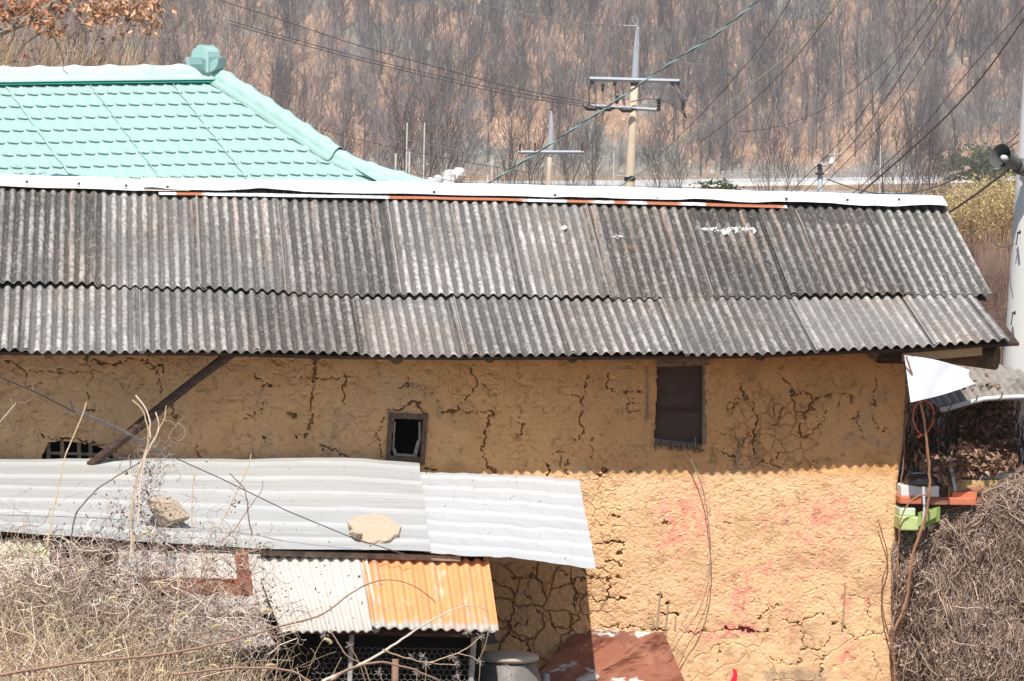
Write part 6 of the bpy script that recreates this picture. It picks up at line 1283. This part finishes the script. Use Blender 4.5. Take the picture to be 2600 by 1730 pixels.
P, R, C = tangle_px(3600, [(60, 1500, 90, 50, 3), (250, 1480, 110, 45, 3), (430, 1530, 110, 35, 1.6), (600, 1600, 70, 35, 1.3), (120, 1600, 120, 40, 2), (420, 1610, 120, 30, 2), (560, 1420, 60, 30, .3), (380, 1400, 60, 30, .4), (130, 1440, 70, 25, .6), (30, 1470, 50, 25, .6)], 90, 26.7, 27.7, .0017, [(.34, .25, .20), (.56, .44, .36), (.18, .12, .095), (.78, .67, .56)])
g.tube(P, R, 3, C=C)
P, R, C = tangle_px(620, [(370, 1230, 28, 60, 2), (350, 1330, 45, 40, 2), (400, 1180, 20, 30, 1), (240, 1350, 60, 40, 1), (540, 1330, 50, 50, .8), (420, 1120, 20, 20, .4), (10, 1060, 20, 25, .3), (60, 1330, 60, 40, .8), (640, 1470, 40, 60, .8), (560, 1400, 60, 30, 1)], 60, 27.2, 27.8, .0010, [(.38, .30, .25), (.30, .22, .18), (.22, .16, .13)], curl=1.4)
g.tube(P, R, 3, C=C)
mk('bramble_tangle', g, VCOL, kind='stuff', label='curly tangle of dead bramble stems between the grass and the shed', cat='brambles')
def pl(specs):
    A = []
    for cx, cy, sx, sy, n in specs: A.append(wp(cx+rs.randn(n)*sx, cy+rs.randn(n)*sy, 27.2+.5*rs.rand(n)))
    return np.concatenate(A)
P = pl([(200, 1520, 120, 50, 300), (80, 1480, 60, 30, 150), (420, 1540, 120, 50, 200), (370, 1240, 25, 45, 90), (350, 1330, 50, 40, 120), (260, 1390, 60, 30, 80), (480, 1420, 70, 40, 120), (600, 1480, 50, 60, 90), (120, 1480, 80, 40, 130), (620, 1400, 40, 30, 30), (650, 1520, 50, 30, 60), (50, 1560, 60, 40, 80), (300, 1280, 60, 30, 30), (600, 1290, 6, 14, 8), (420, 1470, 110, 30, 90), (540, 1560, 60, 30, 60), (860, 1470, 90, 40, 22)])
mk('curled_leaves', G().leaves(P, .006+.009*rs.rand(len(P)), rs, C=sh(len(P), (.22, .16, .13), .4, 1.5), curl=.6), DLEAF, kind='stuff', label='small curled dead leaves caught in the bramble stems', cat='dead leaves')
# individual canes
CP = mat('straw_cane', (.46, .34, .21), [((.30, .21, .13), 20, .5, .65, .6)], .85); CD = mat('dark_cane', (.13, .095, .08), [((.24, .18, .15), 20, .5, .65, .5)], .9); CBR = mat('red_brown_cane', (.30, .19, .13), [((.18, .12, .09), 20, .5, .65, .6)], .85); CWH = mat('bleached_cane', (.58, .50, .40), [((.4, .32, .24), 20, .5, .65, .5)], .85)
def fc(pts, Y0, Y1, a, b, m, lbl, seed, wob=1.5, n=60):
    p = np.array(pts, float); L = np.concatenate([[0], np.cumsum(np.hypot(*np.diff(p, axis=0).T))]); s = np.linspace(0, L[-1], n); x = np.interp(s, L, p[:, 0]); y = np.interp(s, L, p[:, 1]); k = np.array([1, 2, 3, 2, 1])/9.
    for _ in range(3):
        x = np.concatenate([x[:1], np.convolve(np.pad(x, 2, 'edge'), k, 'valid')[1:-1], x[-1:]]); y = np.concatenate([y[:1], np.convolve(np.pad(y, 2, 'edge'), k, 'valid')[1:-1], y[-1:]])
    x += wob*(vn(s/18, s*0, seed)-.5)*2; y += wob*(vn(s/18, s*0, seed+5)-.5)*2
    Y = Y0+(Y1-Y0)*s/L[-1]; R = np.linspace(a, b, n)*Y/FPX*.5*(1+.25*(np.arange(n) % 9 == 4)); return mk('cane', G().tube(wp(x, y, Y)[None], R[None], 6), m, label=lbl, cat='cane', group='dry canes in the foreground')
fc([(-60, 1725), (0, 1714), (208, 1681), (416, 1663), (594, 1627), (700, 1592), (804, 1570), (838, 1558), (872, 1517), (926, 1482), (967, 1464), (1014, 1468), (1075, 1493), (1106, 1531)], 25.9, 27.2, 11, 2.6, CBR, 'long reddish cane sweeping from the bottom left and arching over the orange sheet', 1)
fc([(817, 1732), (926, 1683), (977, 1653), (1058, 1599), (1100, 1572), (1130, 1558), (1177, 1538), (1225, 1541), (1243, 1556)], 25.9, 27.0, 9, 1.8, CWH, 'bleached straight cane rising to the right across the coop front', 2)
fc([(838, 1728), (880, 1702), (922, 1687), (973, 1680), (1041, 1697), (1109, 1724), (1150, 1760)], 25.8, 26.2, 8, 4, CBR, 'brown cane arching low in front of the wire mesh', 3)
fc([(973, 1650), (1020, 1668), (1068, 1680), (1109, 1687), (1157, 1687)], 26.2, 26.5, 4.5, 2, CP, 'thin straw cane running level across the wire mesh', 4)
fc([(1085, 1684), (1125, 1672), (1163, 1660), (1195, 1638), (1221, 1616)], 26.5, 26.6, 3.5, 2, CP, 'short cane climbing to the right coop post', 5)
fc([(1163, 1660), (1200, 1668), (1219, 1682)], 26.5, 26.5, 2.4, 1.6, CP, 'tiny fork of cane ending in a bur beside the coop post', 6)
fc([(115, 1420), (134, 1300), (150, 1230), (164, 1163), (179, 1124), (199, 1082), (221, 1021)], 27.0, 27.4, 5, 3.2, CP, 'single upright straw cane crossing the lattice hole at left', 7)
fc([(180, 1360), (195, 1300), (248, 1239), (305, 1204), (355, 1172)], 27.2, 27.4, 4.5, 3.0, CD, 'dark cane slanting up towards the pale bundle', 8)
fc([(330, 1430), (340, 1262), (355, 1204), (366, 1159), (380, 1124), (382, 1071), (370, 1033), (345, 1004)], 27.2, 27.3, 6, 4, CWH, 'tallest pale cane of the bundle in front of the mud wall', 9)
fc([(340, 1400), (332, 1300), (344, 1224), (372, 1147), (378, 1094), (365, 1044), (336, 1015)], 27.15, 27.25, 5, 3.4, CP, 'pale cane curving just left of the tallest one', 10)
fc([(350, 1330), (359, 1204), (367, 1162), (382, 1132), (401, 1101), (405, 1071), (395, 1046)], 27.1, 27.2, 5, 3.2, CWH, 'shorter pale cane right of the tallest one with a hooked tip', 11)
fc([(384, 1132), (393, 1117), (409, 1082), (418, 1063), (422, 1032)], 27.1, 27.2, 3.4, 2.4, CP, 'thin outermost cane on the right of the pale bundle', 12)
fc([(560, 1330), (596, 1262), (611, 1227), (630, 1185), (638, 1153)], 27.3, 27.5, 3, 2.4, CP, 'thin straw cane rising alone over the metal sheet', 13)
fc([(640, 1360), (628, 1300), (628, 1273), (622, 1243), (607, 1227), (582, 1201)], 27.2, 27.4, 4, 2.4, CD, 'dark forked cane over the metal sheet, left prong', 14)
fc([(560, 1380), (600, 1340), (630, 1292), (666, 1246), (668, 1220)], 27.2, 27.4, 3, 2, CBR, 'brown prong crossing the dark forked cane', 15)
fc([(488, 1340), (488, 1285), (492, 1212), (485, 1190)], 27.3, 27.4, 3, 2.4, CP, 'short straight cane standing between the two stones', 16)
fc([(660, 1590), (700, 1620), (760, 1600), (745, 1572), (820, 1540)], 26.4, 26.8, 2.4, 1.6, CP, 'small curling cane at the right end of the weeds', 17)
fc([(838, 1600), (850, 1620), (880, 1665), (925, 1690), (938, 1730)], 26.3, 26.3, 4, 3.4, CBR, 'drooping brown cane left of the coop stake', 18)
fc([(442, 1714), (505, 1705), (594, 1696), (700, 1697), (746, 1704), (800, 1740)], 25.9, 26.0, 7, 6, CBR, 'grey brown branch lying along the bottom edge', 19)
fc([(245, 1650), (330, 1560), (400, 1500), (520, 1430), (700, 1384)], 26.6, 27.3, 3.4, 2.2, CP, 'long straight straw cane slanting up to the red brown boards', 20)
fc([(-20, 1585), (60, 1612), (120, 1640), (190, 1672)], 26.2, 26.2, 5, 3, CP, 'straw cane slanting down at the far left', 21)
fc([(10, 1420), (50, 1335), (110, 1335), (130, 1290)], 27.2, 27.4, 2.6, 2, CBR, 'thin curved cane over the left end of the metal sheet', 22)
fc([(400, 1705), (440, 1600), (452, 1520), (450, 1440)], 26.6, 26.9, 5, 3, CP, 'upright straw stalk in the middle of the weeds', 23)
fc([(-10, 1080), (10, 1060), (22, 1046), (40, 1024)], 27.0, 27.1, 2, 1.4, CWH, 'tiny pale sprig at the left edge of the mud wall', 24)
fc([(40, 1730), (90, 1640), (84, 1590), (80, 1540)], 26.3, 26.5, 4, 2.6, CWH, 'bleached stalk at the far left of the weeds', 25)
# burs
BUR = mat('silvery_bur', (.32, .28, .25), [((.5, .46, .42), 30, .5, .6, .6)], .8)
for i, (px, py) in enumerate(((888, 1639), (1045, 1667), (1075, 1667), (1082, 1687), (1157, 1687), (1160, 1714), (1221, 1616), (1219, 1680), (1292, 1717), (824, 1612), (963, 1707), (1150, 1668), (1187, 1606), (1240, 1601), (1060, 1706), (1284, 1690))):
    m = 16; d = rs.randn(m, 3); d /= np.linalg.norm(d, axis=1)[:, None]; c0 = wp(px, py, 26.6); s = np.linspace(0, 1, 2)
    bu_ = mk('bur', G().tube(c0+d[:, None]*s[None, :, None]*(.024+.01*rs.rand(m))[:, None, None], .0012, 3).lathe([(0, -.005), (.005, 0), (0, .005)], c0, n=6), BUR, label='spiky starlike silvery bur on the dead stems before the coop', cat='bur', group='starlike burs before the coop')
    if i in (0, 3, 5, 7, 8, 10, 13, 14): 
        e_ = c0+np.array([rs.uniform(-.1, .1), -.02, -.16-.1*rs.rand()]); t = np.linspace(0, 1, 8); mk('stem', G().tube((c0+(e_-c0)*t[:, None]+np.stack([.012*np.sin(t*3), 0*t, 0*t], 1))[None], .0016, 4), CP, bu_)
# ------------------------------------------------------------------ valley air
hz = bpy.data.materials.new('haze'); hz.use_nodes = True; hn = hz.node_tree
hn.nodes.remove(hn.nodes['Principled BSDF']); pv = hn.nodes.new('ShaderNodeVolumePrincipled')
pv.inputs['Color'].default_value = (.90, .90, .92, 1); pv.inputs['Density'].default_value = HAZE
hn.links.new(pv.outputs[0], hn.nodes['Material Output'].inputs['Volume'])
mk('haze', G().box((0, 670, 12), (1240, 1500, 90)), hz, kind='stuff', loc=(0, 670, -33), label='thin pale haze filling the valley', cat='haze')
